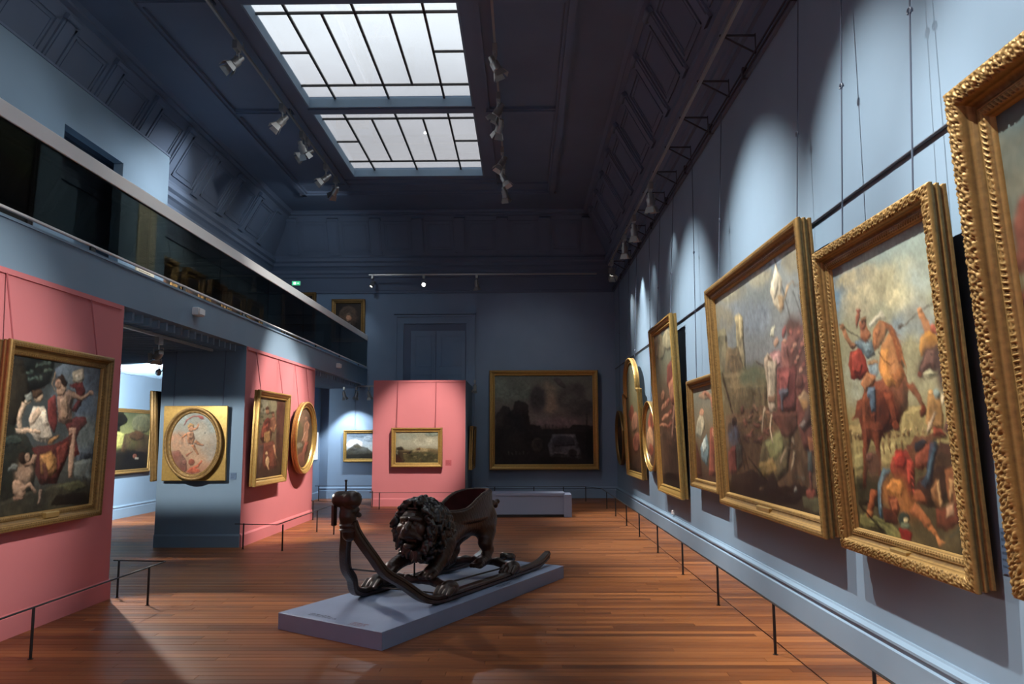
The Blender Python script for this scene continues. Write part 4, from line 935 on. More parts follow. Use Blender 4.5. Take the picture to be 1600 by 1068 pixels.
  '750 320 739 343 735 366 739 382 751;7a6c40 511 844 505 860 488 871 466 876 443 871 426 859 420 843 426 827 442 816 465 811 488 816 504 828;5a4c2a 633 '
  '921 627 937 611 948 588 953 565 948 549 936 542 920 548 904 565 893 587 888 610 893 627 905;7a6c40 753 757 747 773 731 785 708 789 686 784 669 773 663'
  ' 757 668 740 685 729 708 725 730 729 747 741;5a4c2a 876 834 870 850 854 862 831 866 808 862 792 850 785 834 791 818 808 806 830 802 853 806 870 818;7a'
  '6c40 999 912 993 928 977 939 954 943 931 939 914 927 908 911 914 895 931 883 953 879 976 883 993 895;5a4c2a 382 743 377 759 360 770 338 775 315 770 29'
  '8 758 292 742 298 726 315 715 337 710 360 715 376 727;7a6c40 505 820 499 836 482 847 460 851 437 847 421 835 414 819 420 803 437 792 459 787 482 792 4'
  '98 804;5a4c2a 627 897 621 913 605 924 582 929 559 924 543 912 537 896 542 880 559 868 581 864 604 869 621 881;2a2218 -5 513 140 473 198 574 57 613;c8b'
  '890 61 673 58 713 50 742 39 753 28 742 19 713 16 673 19 633 26 604 38 593 49 604 57 633;3c1c10 -3 752 87 753 174 993 0 992'
),
'L': ('0 4c5238|0.35 6f7040|0.55 8a8a44|0.7 2a2418|1 0f0d0b',
  '16130e -99 10 412 1 505 131 383 239 319 379 208 552 62 620 -45 552;12100c 510 131 497 184 450 224 383 239 314 226 261 189 238 138 251 85 296 46 362 30'
  ' 432 42 486 79;1c1810 385 308 373 354 330 387 269 400 207 389 158 356 138 312 149 267 191 234 251 220 315 231 364 264;8f8a44 620 481 591 552 499 603 3'
  '69 621 238 603 140 552 99 484 126 415 214 364 342 344 475 361 577 411;5a5a40 1030 191 1009 281 934 348 826 373 715 351 629 287 592 200 611 111 684 44 '
  '790 17 903 38 991 101;3a2a1c 476 377 712 321 996 408 1032 767 429 691;46301c 885 409 867 455 811 489 730 502 648 490 585 457 559 411 576 366 632 331 7'
  '11 318 794 329 858 362;12100c -28 722 1025 695 1013 1018 0 1000;7a4430 758 782 754 803 740 819 719 824 697 818 679 802 671 781 675 760 689 745 710 739'
  ' 733 745 750 761;a8a08c 805 818 800 827 785 833 763 835 741 833 725 826 718 817 723 808 738 802 760 800 782 802 799 809'
),
'K': ('0 5f7488|0.4 9aaab8|0.6 b0b8b8|1 2a2820',
  'd8dce0 366 469 341 575 272 653 179 681 86 653 18 575 -7 469 18 362 86 285 179 256 272 285 341 362;4f6478 478 94 448 137 366 170 254 181 142 170 60 137'
  ' 30 94 60 50 142 18 254 6 366 18 448 50;6f8090 664 219 644 281 590 327 515 344 440 327 386 281 366 219 386 156 440 110 515 94 590 110 644 156;7a8a98 1'
  '000 281 970 375 888 444 776 469 664 444 582 375 552 281 582 187 664 119 776 94 888 119 970 187;3a3628 0 687 104 531 179 437 254 406 328 531 440 562 60'
  '8 781 1000 719 1000 1031 0 1031;1f1c14 0 844 552 781 1000 937 1000 1031 0 1031;4c4630 328 531 318 562 291 585 254 594 216 585 189 562 179 531 189 500 '
  '216 477 254 469 291 477 318 500'
),
'N': ('0 1c1612|1 100c0a',
  '2a201a 900 429 846 607 700 738 500 786 300 738 154 607 100 429 154 250 300 119 500 71 700 119 846 250;14100e 220 1000 300 679 450 571 620 571 780 700 '
  '840 1000;4a4038 440 557 600 557 560 800 460 771;6a4a38 630 414 615 468 575 507 520 521 465 507 425 468 410 414 425 361 465 321 520 307 575 321 615 361'
  ';3a3028 400 400 420 300 540 271 640 329 640 429 580 343 460 343;5a3e2e 730 800 721 821 695 837 660 843 625 837 599 821 590 800 599 779 625 763 660 757'
  ' 695 763 721 779'
),
}

# ------------------------------------------------------------------ painted canvases
def fbm(w, h, seed, oct=((3, 1), (7, .5), (17, .28), (41, .16))):
    r = np.random.default_rng(seed); out = np.zeros((h, w)); tot = 0
    for f, a in oct:
        gw = max(2, int(f * w / max(w, h)) + 2); gh = max(2, int(f * h / max(w, h)) + 2)
        g = r.random((gh + 1, gw + 1))
        x = np.linspace(0, gw - 1e-6, w); y = np.linspace(0, gh - 1e-6, h)
        xi = x.astype(int); yi = y.astype(int); fx = x - xi; fy = y - yi
        fx = fx * fx * (3 - 2 * fx); fy = (fy * fy * (3 - 2 * fy))[:, None]
        a0 = g[yi][:, xi] * (1 - fx) + g[yi][:, xi + 1] * fx
        a1 = g[yi + 1][:, xi] * (1 - fx) + g[yi + 1][:, xi + 1] * fx
        out += a * (a0 * (1 - fy) + a1 * fy); tot += a
    return out / tot - .5

TONE = {'C': (.74, 1.12), 'E': (.75, 1.15), 'B': (.95, 1.08), 'D': (.8, 1.1), 'P': (.8, 1.15), 'Q': (.85, 1.1), 'O': (1.0, .9)}   # saturation, contrast
def rasterise(key, w, h, seed=1, warp=.010, rough=.22):
    bgs, ops = ART[key]
    X, Y = np.meshgrid((np.arange(w) + .5) / w, (np.arange(h) + .5) / h)
    n1, n2, n3, n4 = (fbm(w, h, seed * 9 + k) for k in range(4))
    n5 = fbm(w, h, seed * 9 + 5, ((30, 1), (70, .7)))
    XX = X + n1 * warp * 3 * h / max(w, h); YY = Y + n2 * warp * 3
    st = [(float(a.split()[0]), np.array(lin(a.split()[1]))) for a in bgs.split('|')]
    img = np.zeros((h, w, 3)); yw = np.clip(YY + n3 * .10, 0, 1)
    for c in range(3): img[..., c] = np.interp(yw, [s[0] for s in st], [s[1][c] for s in st])
    img *= (1 + .5 * n3)[..., None]
    for op in ops.split(';'):
        q = op.split(); cloud = q[0][0] == '~'; col = np.array(lin(q[0].strip('~'))); p = np.array([float(v) for v in q[1:]]).reshape(-1, 2) / 1000
        m_ = .12 if cloud else .03
        x0, x1 = p[:, 0].min() - m_, p[:, 0].max() + m_; y0, y1 = p[:, 1].min() - m_, p[:, 1].max() + m_
        i0, i1 = max(0, int(x0 * w)), min(w, int(x1 * w) + 2); j0, j1 = max(0, int(y0 * h)), min(h, int(y1 * h) + 2)
        if i1 <= i0 or j1 <= j0: continue
        px, py = XX[j0:j1, i0:i1], YY[j0:j1, i0:i1]
        ins = np.zeros(px.shape, bool)
        k = len(p)
        for a in range(k):
            xa, ya = p[a]; xb, yb = p[(a + 1) % k]
            if ya == yb: continue
            c = (ya > py) != (yb > py)
            ins ^= c & (px < (xb - xa) * (py - ya) / (yb - ya) + xa)
        if not ins.any(): continue
        gx = (px - x0) / (x1 - x0 + 1e-6) - .5; gy = (py - y0) / (y1 - y0 + 1e-6) - .5
        sub = img[j0:j1, i0:i1]
        if cloud:                                    # soft, scumbled patches of sky, smoke or ground
            a_ = box_blur(box_blur(ins.astype(float), max(1, int(.09 * min(ins.shape)))), max(1, int(.06 * min(ins.shape))))
            a_ = (a_ * (1.0 + 2.2 * n4[j0:j1, i0:i1] + .9 * n5[j0:j1, i0:i1])).clip(0, 1)[..., None]
            sub[:] = sub * (1 - a_) + a_ * col * (1 + .8 * n1[j0:j1, i0:i1] + .5 * n5[j0:j1, i0:i1])[..., None]
            continue
        r_ = max(1, int(.10 * min(ins.shape)))
        soft = box_blur(ins.astype(float), r_)
        gyy, gxx = np.gradient(soft)
        form = (gxx * .8 + gyy * 1.0) * r_ * 2.2          # lit from the upper left, darker at the lower right
        sh = .62 + .46 * soft + form * .55 - .14 * gx - .18 * gy + 1.0 * n3[j0:j1, i0:i1] + 1.3 * n4[j0:j1, i0:i1] + .9 * n5[j0:j1, i0:i1]
        a_ = box_blur(ins * (.92 + .5 * n1[j0:j1, i0:i1]), max(1, int(h / 260))).clip(0, 1)[..., None]
        sub = img[j0:j1, i0:i1]
        tint = 1 + np.stack([n4, n1 * .2, -n4], -1)[j0:j1, i0:i1] * .35
        sub[:] = sub * (1 - a_) + a_ * col * sh[..., None].clip(.18, 1.9) * tint
    # brush drag: swirl the picture along a fine noise field, then break it with short strokes
    n6, n7 = (fbm(w, h, seed * 5 + 50 + k, ((24, 1), (60, .7))) for k in range(2))
    jj = np.clip(np.arange(h)[:, None] + n6 * h * .022, 0, h - 1).astype(int); ii = np.clip(np.arange(w)[None, :] + n7 * h * .022, 0, w - 1).astype(int)
    img = img * .35 + img[jj, ii] * .65
    br = fbm(w, h, seed + 77, ((50, 1), (110, .9), (200, .6)))
    img *= (1 + rough * br * 2.4)[..., None]
    g = img.mean(-1, keepdims=True)
    img = g * np.array([1.10, .98, .80]) * .08 + img * .92   # old warm varnish
    sat, gam = TONE.get(key, (.9, 1.0))
    g = img.mean(-1, keepdims=True); img = (g * np.array([1.06, .99, .86]) * (1 - sat) + img * sat).clip(0, None)
    img = img * ((g + 1e-4) / .16) ** (gam - 1)
    return img.clip(0, 1)

def box_blur(a, r):
    for ax in (0, 1):
        k = min(r, a.shape[ax] - 1)
        if k < 1: continue
        pad = [(0, 0), (0, 0)]; pad[ax] = (k + 1, k)
        c = np.cumsum(np.pad(a, pad, mode='edge'), axis=ax)
        n_ = a.shape[ax]
        hi = np.take(c, np.arange(2 * k + 1, 2 * k + 1 + n_), axis=ax); lo = np.take(c, np.arange(0, n_), axis=ax)
        a = (hi - lo) / (2 * k + 1)
    return a

def canvas_mesh(name, key, P, uv, quads, parent, gain, res, seed):
    w, h = res
    im = rasterise(key, w, h, seed)
    u = np.clip(uv[:, 0] * w - .5, 0, w - 1.001); v = np.clip(uv[:, 1] * h - .5, 0, h - 1.001)
    iu = u.astype(int); iv = v.astype(int)
    iu1 = np.minimum(iu + 1, w - 1); iv1 = np.minimum(iv + 1, h - 1)
    fu = (u - iu)[:, None]; fv = (v - iv)[:, None]
    c = (im[iv, iu] * (1 - fu) + im[iv, iu1] * fu) * (1 - fv) + (im[iv1, iu] * (1 - fu) + im[iv1, iu1] * fu) * fv
    me = bpy.data.meshes.new(name)
    nv, nq = len(P), len(quads)
    me.vertices.add(nv); me.vertices.foreach_set('co', P.astype(np.float32).ravel())
    me.loops.add(nq * 4); me.loops.foreach_set('vertex_index', quads.astype(np.int32).ravel())
    me.polygons.add(nq); me.polygons.foreach_set('loop_start', np.arange(0, nq * 4, 4, dtype=np.int32))
    me.update(calc_edges=True)
    at = me.color_attributes.new('Col', 'FLOAT_COLOR', 'POINT')
    at.data.foreach_set('color', np.concatenate([c, np.ones((nv, 1))], 1).astype(np.float32).ravel())
    me.materials.append(canvas_mat(gain))
    o = bpy.data.objects.new(name, me); COL.objects.link(o); o.parent = parent
    return o

def grid_quads(nx, ny):
    i = np.arange(nx - 1); j = np.arange(ny - 1)
    I, J = np.meshgrid(i, j); b = (J * nx + I).ravel()
    return np.stack([b, b + nx, b + nx + 1, b + 1], 1)

# frame profiles: (inset from the outer edge, height out of the wall, carving depth)
def band(d0, d1, h0, h1, amp, n, bulge=0):
    return [(d0 + (d1 - d0) * k / n, h0 + (h1 - h0) * k / n + bulge * math.sin(math.pi * k / n), amp * (0 if k in (0, n) else 1)) for k in range(n + 1)]
PROF = {
 'carved': [(.012, 0, 0), (.012, .022, 0), (.020, .026, 0), (.020, .034, 0), (.008, .040, 0), (.006, .060, 0), (.014, .064, 0), (.012, .074, 0), (.002, .080, 0), (0, .096, 0), (.004, .108, 0)] + band(.006, .076, .110, .110, .014, 14, .010) + [(.078, .100, 0), (.082, .088, 0)] + band(.085, .110, .080, .064, 0, 3, -.006) +
           [(.112, .066, 0), (.118, .070, 0)] + band(.120, .148, .066, .062, .009, 7, .003) + [(.150, .052, 0), (.156, .050, 0), (.160, .030, 0)],
 'beaded': [(.008, 0, 0), (.008, .022, 0), (.016, .027, 0), (.014, .036, 0), (.004, .042, 0), (.004, .060, 0), (.010, .066, 0), (.008, .074, 0), (0, .080, 0), (0, .10, 0), (.008, .112, 0)] + band(.012, .050, .112, .108, .008, 7, .004) + [(.054, .094, 0)] + band(.058, .090, .086, .066, 0, 3, -.006) +
           [(.092, .070, 0)] + band(.094, .114, .066, .062, .006, 4, .002) + [(.118, .052, 0), (.124, .030, 0)],
 'plain': [(.004, 0, 0), (.004, .025, 0), (.010, .030, 0), (.008, .040, 0), (0, .046, 0), (0, .075, 0), (.006, .085, 0), (.022, .085, 0), (.026, .076, 0)] + band(.030, .072, .074, .046, 0, 4, .006) + [(.076, .052, 0), (.086, .052, 0), (.092, .040, 0), (.098, .025, 0)],
 'flat': [(0, 0, 0), (0, .05, 0), (.006, .058, 0), (.018, .058, 0), (.022, .05, 0), (.045, .042, 0), (.05, .048, 0), (.058, .045, 0), (.062, .03, 0)],
}
def inset(poly, d):
    n = len(poly); out = []
    for i in range(n):
        p0, p1, p2 = poly[i - 1], poly[i], poly[(i + 1) % n]
        e1 = ((p1[0] - p0[0]), (p1[1] - p0[1])); e2 = ((p2[0] - p1[0]), (p2[1] - p1[1]))
        l1 = math.hypot(*e1) or 1; l2 = math.hypot(*e2) or 1
        n1 = (-e1[1] / l1, e1[0] / l1); n2 = (-e2[1] / l2, e2[0] / l2)   # inward for counter-clockwise
        bx, by = n1[0] + n2[0], n1[1] + n2[1]; k = bx * n1[0] + by * n1[1]
        out.append((p1[0] + bx * d / k, p1[1] + by * d / k))
    return out
def sweep_frame(poly, prof, parent, m, name='frame', scale=1.0, step=.007, period=.085, z_off=0.0, smooth=True):
    n = len(poly); rings = []
    cnt = []
    for i in range(n):
        a, b = poly[i], poly[(i + 1) % n]
        cnt.append(max(1, int(math.hypot(b[0] - a[0], b[1] - a[1]) / step)) if any(p[2] for p in prof) else 1)
    V = []; CAV = []
    tot = sum(cnt)
    amps = [p[2] for p in prof]
    # band extents for the carving pattern
    for pi, (d, h, amp) in enumerate(prof):
        c = inset(poly, d * scale); s = 0
        lo = pi; hi = pi
        while amp and lo > 0 and prof[lo - 1][2]: lo -= 1
        while amp and hi < len(prof) - 1 and prof[hi + 1][2]: hi += 1
        bw = (prof[min(hi + 1, len(prof) - 1)][0] - prof[max(lo - 1, 0)][0]) if amp else 1
        vc = (d - (prof[min(hi + 1, len(prof) - 1)][0] + prof[max(lo - 1, 0)][0]) / 2) / bw if amp else 0
        for i in range(n):
            a, b = c[i], c[(i + 1) % n]; L = math.hypot(poly[(i + 1) % n][0] - poly[i][0], poly[(i + 1) % n][1] - poly[i][1])
            for k in range(cnt[i]):
                t = k / cnt[i]; x = a[0] + (b[0] - a[0]) * t; z = a[1] + (b[1] - a[1]) * t
                hh = h; cavv = 0.0
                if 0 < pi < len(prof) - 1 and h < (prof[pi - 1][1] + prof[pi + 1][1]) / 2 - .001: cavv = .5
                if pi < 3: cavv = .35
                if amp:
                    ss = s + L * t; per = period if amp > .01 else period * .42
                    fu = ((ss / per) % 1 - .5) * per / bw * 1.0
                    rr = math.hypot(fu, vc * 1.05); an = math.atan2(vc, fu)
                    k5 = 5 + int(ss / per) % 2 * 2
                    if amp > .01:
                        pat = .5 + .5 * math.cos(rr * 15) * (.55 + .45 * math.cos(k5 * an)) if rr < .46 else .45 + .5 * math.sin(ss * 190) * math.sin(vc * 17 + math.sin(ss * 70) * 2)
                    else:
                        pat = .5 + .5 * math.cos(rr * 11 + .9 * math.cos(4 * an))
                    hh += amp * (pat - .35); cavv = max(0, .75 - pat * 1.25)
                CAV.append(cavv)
                V.append((x, -(hh * scale + z_off), z))
            s += L
    F = []
    for pi in range(len(prof) - 1):
        for k in range(tot):
            q = (k + 1) % tot
            F.append((pi * tot + k, pi * tot + q, (pi + 1) * tot + q, (pi + 1) * tot + k))
    o = mesh_from(name, V, F, m, parent)
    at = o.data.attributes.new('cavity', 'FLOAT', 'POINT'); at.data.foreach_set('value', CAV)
    if smooth and any(amps):
        o.data.polygons.foreach_set('use_smooth', [True] * len(o.data.polygons))
    return o

def rect_poly(w, h): return [(-w / 2, 0), (w / 2, 0), (w / 2, h), (-w / 2, h)]
def oval_poly(w, h, n=72): return [(w / 2 * math.cos(2 * math.pi * k / n), h / 2 + h / 2 * math.sin(2 * math.pi * k / n)) for k in range(n)]
def arch_poly(w, h, sh, n=28):
    a = w * .40; r = h - sh
    pts = [(-w / 2, 0), (w / 2, 0), (w / 2, sh), (a, sh + .03)]
    pts += [(a * math.cos(math.pi * k / n), sh + .08 + (r - .08) * math.sin(math.pi * k / n)) for k in range(n + 1)]
    pts += [(-a, sh + .03), (-w / 2, sh)]
    return pts

def painting(label, wall, c, zb, w, h, key, style='plain', m=None, shape='rect', tilt=3.0, gap=.03, gain=1.0, cell=.0075, wallpos=None,
             group=None, sc=1.0, rods=None, rod_m=None, rod_top=5.455, plate=False, seed=3, inner=None, flip=False):
    m = m or M['gold']
    ang = {'right': -math.pi / 2, 'left': math.pi / 2, 'back': 0, 'leftface': math.pi / 2, 'colside': -math.pi / 2}[wall]
    if wall == 'right': loc = ((wallpos or XR) - gap, c, zb)
    elif wall == 'left': loc = ((wallpos if wallpos is not None else -4.168) + gap, c, zb)
    elif wall == 'colside': loc = (wallpos - gap, c, zb)
    else: loc = (c, (wallpos or YB) - gap, zb)
    t = tag(empty('painting', loc), label, 'painting', group)
    t.rotation_euler = (math.radians(tilt), 0, ang)
    MW = Matrix.Translation(loc) @ t.rotation_euler.to_matrix().to_4x4()
    poly = {'rect': lambda: rect_poly(w, h), 'oval': lambda: oval_poly(w, h), 'arch': lambda: arch_poly(w, h, h * .715)}[shape]()
    prof = PROF[style]
    fr = sweep_frame(poly, prof, t, m, scale=sc)
    fw = prof[-1][0] * sc; dc = prof[-1][1] * sc + .004
    cw, ch = w - 2 * fw + .01, h - 2 * fw + .01
    res = (max(24, int(cw / cell)), max(24, int(ch / cell)))
    nx, ny = res
    if shape == 'rect' or shape == 'arch':
        gx = np.linspace(-.5, .5, nx); gv = np.linspace(0, 1, ny)
        GX, GV = np.meshgrid(gx, gv)
        if shape == 'rect':
            X = GX * cw; Z = fw + (1 - GV) * ch; U = GX + .5; Vv = GV
        else:
            sh = h * .715; a = w * .40 - fw
            X = GX * cw
            zt = np.where(np.abs(X) < a, sh + .08 + (h - sh - .08 - fw) * np.sqrt(np.clip(1 - (X / a) ** 2, 0, 1)), sh - fw)
            Z = fw + (1 - GV) * (zt - fw); U = GX + .5; Vv = 1 - (Z - fw) / ch
        P = np.stack([X.ravel(), np.full(X.size, -dc), Z.ravel()], 1)
        uv = np.stack([U.ravel(), Vv.ravel()], 1); Q = grid_quads(nx, ny)
    else:
        nr = max(10, int(ch / 2 / cell)); na = max(24, int(math.pi * ch / cell * .8))
        R, T = np.meshgrid(np.linspace(0.001, 1, nr), np.linspace(0, 2 * math.pi, na))
        X = R * np.cos(T) * cw / 2; Z = h / 2 + R * np.sin(T) * ch / 2
        P = np.stack([X.ravel(), np.full(X.size, -dc), Z.ravel()], 1)
        uv = np.stack([(R * np.cos(T)).ravel() / 2 + .5, .5 - (R * np.sin(T)).ravel() / 2], 1)
        Q = grid_quads(nr, na)
    if flip: uv[:, 0] = 1 - uv[:, 0]
    canvas_mesh('canvas', key, P, uv, Q, t, gain, res, seed)
    # backing
    bp_ = inset(poly, .02 * sc)
    n = len(bp_)
    V = [(x, -.001, z) for x, z in bp_] + [(x, -dc + .008, z) for x, z in bp_]
    mesh_from('backing_board', V, [tuple(range(n)), tuple(range(n, 2 * n))[::-1]] + [(k, (k + 1) % n, n + (k + 1) % n, n + k) for k in range(n)], M['dark'], t)
    if plate:
        MB().bevbox(-.10 * w / 1.6, .10 * w / 1.6, -(.085 * sc + .012), -.05, .055, .105, .006).build('name_plate', M['brass'], t)
    if rods:
        for rx in rods:
            top = MW @ Vector((rx * w, -.02, h - (.05 if shape != 'oval' else .06 + .5 * h * (1 - math.sqrt(max(0, 1 - (2 * rx) ** 2))))))
            if wall == 'right': up_ = Vector((2.395, top.y, rod_top))
            elif wall == 'left': up_ = Vector((loc[0] - gap + .012, top.y, rod_top))
            elif wall == 'colside': up_ = Vector((loc[0] + gap - .012, top.y, rod_top))
            else: up_ = Vector((top.x, loc[1] + gap - .012, rod_top))
            rb = MB()
            if wall == 'right' and rod_top > 5:
                # a long rod in two lengths, hooked together part way down, hook tails showing
                zm = 4.14 if h < 2.3 or key in ('E', 'C') else 3.36
                zm = max(zm, top.z + .12)
                f_ = (up_.z - zm) / (up_.z - top.z); mid = up_ + (top - up_) * f_
                rb.tube([up_, mid], .0055, 6); rb.tube([mid, top], .0055, 6)
                o = rb.build('hanging_rod', rod_m, t); o.matrix_parent_inverse = MW.inverted()
                hk = MB(); hr = .022
                for sg in (1, -1):
                    hk.tube([mid + Vector((sg * 0.004, math.cos(a) * hr * sg, -.01 + math.sin(a) * hr)) for a in np.linspace(-1.2, 3.6, 9)], .006, 5)
                o2 = hk.build('hook', rod_m, o); o2.matrix_parent_inverse = Matrix()
            else:
                rb.tube([up_, top], .0065, 6)
                o = rb.build('hanging_rod', rod_m, t); o.matrix_parent_inverse = MW.inverted()
    return t

RB = M['rodb']
# right wall, from the nearest to the corner
painting('huge gilt-framed painting cut off by the right edge of the view', 'right', 2.36, .86, 2.80, 2.44, 'A', 'carved', sc=1.35, tilt=3.6, gap=.05, gain=0.62, cell=.012, rods=(-.27, .2), rod_m=RB, seed=5)
painting('gilt-framed battle painting of a red-cloaked rider on a rearing chestnut horse', 'right', 4.985, .80, 1.70, 2.17, 'B', 'carved', sc=1.0, tilt=2.9, gap=.045, gain=0.9, cell=.0052, rods=(-.3, .3), rod_m=RB, plate=True, seed=6)
painting('wide gilt-framed battle painting with a white banner and a pale tower', 'right', 7.72, .82, 3.20, 2.52, 'C', 'beaded', sc=1.15, tilt=2.4, gap=.04, gain=0.85, cell=.0085, rods=(-.42, .41), rod_m=RB, plate=True, seed=7)
painting('small gilt-framed figure painting half hidden beside the banner battle painting', 'right', 10.26, .91, 1.52, 1.45, 'D', 'beaded', sc=.95, tilt=1.0, gap=.04, gain=0.9, cell=.009, rods=(-.3,), rod_m=RB, seed=8)
painting('tall rectangular painting in a smooth gold frame on the right wall', 'right', 12.72, .67, 2.00, 2.78, 'E', 'plain', sc=1.35, m=M['goldp'], tilt=2.2, gap=.03, gain=0.95, cell=.010, rods=(-.3, .3), rod_m=RB, seed=9)
painting('bright oval painting in a gold frame between the tall and the arched painting', 'right', 14.68, .95, 1.50, 1.30, 'F', 'plain', shape='oval', m=M['goldp'], tilt=2, gap=.03, gain=1.0, cell=.012, rods=(.1,), rod_m=RB, seed=10)
painting('painting with a shouldered arch top in a gold frame near the corner', 'right', 16.75, .74, 2.35, 2.52, 'G', 'plain', shape='arch', sc=1.2, m=M['goldp'], tilt=2.2, gap=.03, gain=0.95, cell=.013, rods=(-.25, .25), rod_m=RB, seed=11)
painting('dark oval painting deepest along the right wall beside the corner', 'right', 19.3, .90, 1.45, 1.32, 'H', 'plain', shape='oval', m=M['goldd'], tilt=1.5, gap=.03, gain=1.0, cell=.014, rods=(0,), rod_m=RB, seed=12)
# back wall
painting('large dark landscape with ruins and a bridge on the back wall', 'back', .535, .735, 2.86, 2.60, 'W', 'flat', sc=2.35, m=M['goldp'], tilt=.8, gap=.02, gain=6.0, cell=.012, seed=13)
# pink partitions
PKR = M['rodp']
painting('mythological painting of a draped couple and a winged child, nearest on the left', 'left', 6.76, .87, 1.55, 1.50, 'P', 'beaded', sc=.95, m=M['goldd'], tilt=1.6, gap=.05, gain=1.7, cell=.0052, rods=(-.40, .40), rod_m=PKR, rod_top=2.92, plate=True, seed=14)
painting('upright painting of robed figures and a child on the lit pink wall', 'left', 12.62, .86, 1.58, 1.46, 'Q', 'plain', sc=1.15, m=M['goldp'], tilt=1.6, gap=.05, gain=0.9, cell=.0085, rods=(-.34, .36), rod_m=PKR, rod_top=2.92, seed=15)
painting('oval painting of a pale figure on the lit pink wall', 'left', 14.50, .93, 1.36, 1.32, 'R', 'plain', shape='oval', sc=1.2, m=M['goldp'], tilt=1.6, gap=.06, gain=0.9, cell=.010, rods=(-.26, .28), rod_m=PKR, rod_top=2.92, seed=16)
painting('small framed landscape with rooftops on the pink block facing the room', 'back', -2.48, .90, 1.19, .91, 'V', 'flat', sc=1.7, m=M['goldp'], tilt=1.5, gap=.03, wallpos=18.42, gain=0.75, cell=.009, rods=(-.40, .36), rod_m=PKR, rod_top=2.88, seed=17)
painting('gold-framed painting on the dark right side of the pink block', 'colside', 19.75, .80, 1.35, 1.06, 'H', 'plain', m=M['gold'], tilt=0, gap=-.03, wallpos=-1.36, gain=2.0, cell=.014, seed=18).rotation_euler = (math.radians(1.5), 0, math.pi / 2)
# rooms under the balcony
painting('blue cloudy landscape in a gold frame partly hidden behind the pink block', 'back', -4.06, .95, 1.36, .83, 'K', 'flat', sc=1.35, m=M['goldp'], tilt=1.2, gap=.03, gain=1.0, cell=.010, rods=(-.30,), rod_m=M['blue'], rod_top=2.85, seed=19)
painting('dark landscape painting in the bright blue side room on the left', 'left', 15.75, .88, 2.15, 1.30, 'L', 'flat', sc=1.3, m=M['gold'], tilt=1.5, gap=.02, wallpos=-8.08, gain=0.9, cell=.010, seed=20)
painting('dark carved frame seen edge-on on the far side of the blue column', 'colside', 12.36, .95, 1.20, 1.36, 'H', 'carved', m=M['goldd'], tilt=3, gap=.03, wallpos=-5.43, cell=.014, seed=21)

# square gilt panel with an oval painting on the column
po = tag(empty('painting', (-4.855, 11.65, .965)), 'square gold panel holding an oval painting of a flying winged child', 'painting')
po.rotation_euler = (math.radians(1.2), 0, 0)
MWo = Matrix.Translation(po.location) @ po.rotation_euler.to_matrix().to_4x4()
MB().bevbox(-.47, .47, -.055, 0, 0, 1.10, .008).build('gilt_panel', M['goldp'], po)
ovp = [(x * 1.0 - .0, z) for x, z in oval_poly(.86, 1.07)]
ovp = [(x, z + .012) for x, z in ovp]
sweep_frame(ovp, PROF['beaded'], po, M['gold'], name='oval_frame', scale=.72, step=.008, period=.05, z_off=.055)
cwo, cho = .86 - .18, 1.07 - .18
R_, T_ = np.meshgrid(np.linspace(.001, 1, 80), np.linspace(0, 2 * math.pi, 300))
Pp = np.stack([(R_ * np.cos(T_) * cwo / 2).ravel(), np.full(R_.size, -.082), (.547 + R_ * np.sin(T_) * cho / 2).ravel()], 1)
uvp = np.stack([(R_ * np.cos(T_)).ravel() / 2 + .5, .5 - (R_ * np.sin(T_)).ravel() / 2], 1)
canvas_mesh('canvas', 'O', Pp, uvp, grid_quads(80, 300), po, 1.05, (150, 190), 22)
for rx in (-.36, .38):
    o = MB().tube([Vector((-4.855 + rx, 11.668, 2.9)), Vector((-4.855 + rx, 11.63, 2.06))], .006, 6).build('hanging_rod', M['ceil'], po)
    o.matrix_parent_inverse = MWo.inverted()

# upper gallery pictures
UG = 'old gilt-framed paintings on the upper gallery wall'
painting('dark portrait in a gilt frame high on the back wall, right of the other', 'back', -4.68, 4.10, .90, 1.17, 'N', 'flat', sc=1.8, m=M['goldd'], tilt=2, gap=.03, gain=2.5, cell=.009, seed=23)
painting('dark gilt-framed picture high on the back wall beside the exit sign', 'back', -6.02, 4.20, .92, 1.26, 'N', 'flat', sc=1.6, m=M['goldd'], tilt=2, gap=.03, gain=2.5, cell=.009, seed=24)
painting('very large dark painting behind the glass at the near end of the balcony', 'left', 8.0, 4.05, 3.2, 1.45, 'L', 'flat', sc=1.5, m=M['dark'], tilt=2, gap=.05, wallpos=-6.35, gain=.5, cell=.02, seed=25)
uglab = ['bright gilt frame just past the end of the gallery partition, behind glass', 'second gilt frame along the upper gallery wall, behind glass', 'third gilt frame along the upper gallery wall, behind glass',
         'fourth gilt frame along the upper gallery wall, behind glass', 'farthest gilt frame along the upper gallery wall, behind glass']
for k, (yc, w_) in enumerate(((14.55, .75), (15.75, .95), (17.0, .9), (18.2, .9), (19.5, .95))):
    painting(uglab[k], 'left', yc, 3.75, w_, 1.25, 'H', 'carved' if k < 2 else 'beaded', m=M['gold'] if k == 0 else M['goldd'], tilt=3, gap=.02, wallpos=XL, cell=.02, rods=(-.3, .3), rod_m=M['ceil'], rod_top=5.4, group=UG, seed=30 + k)
# face and collar of the portrait

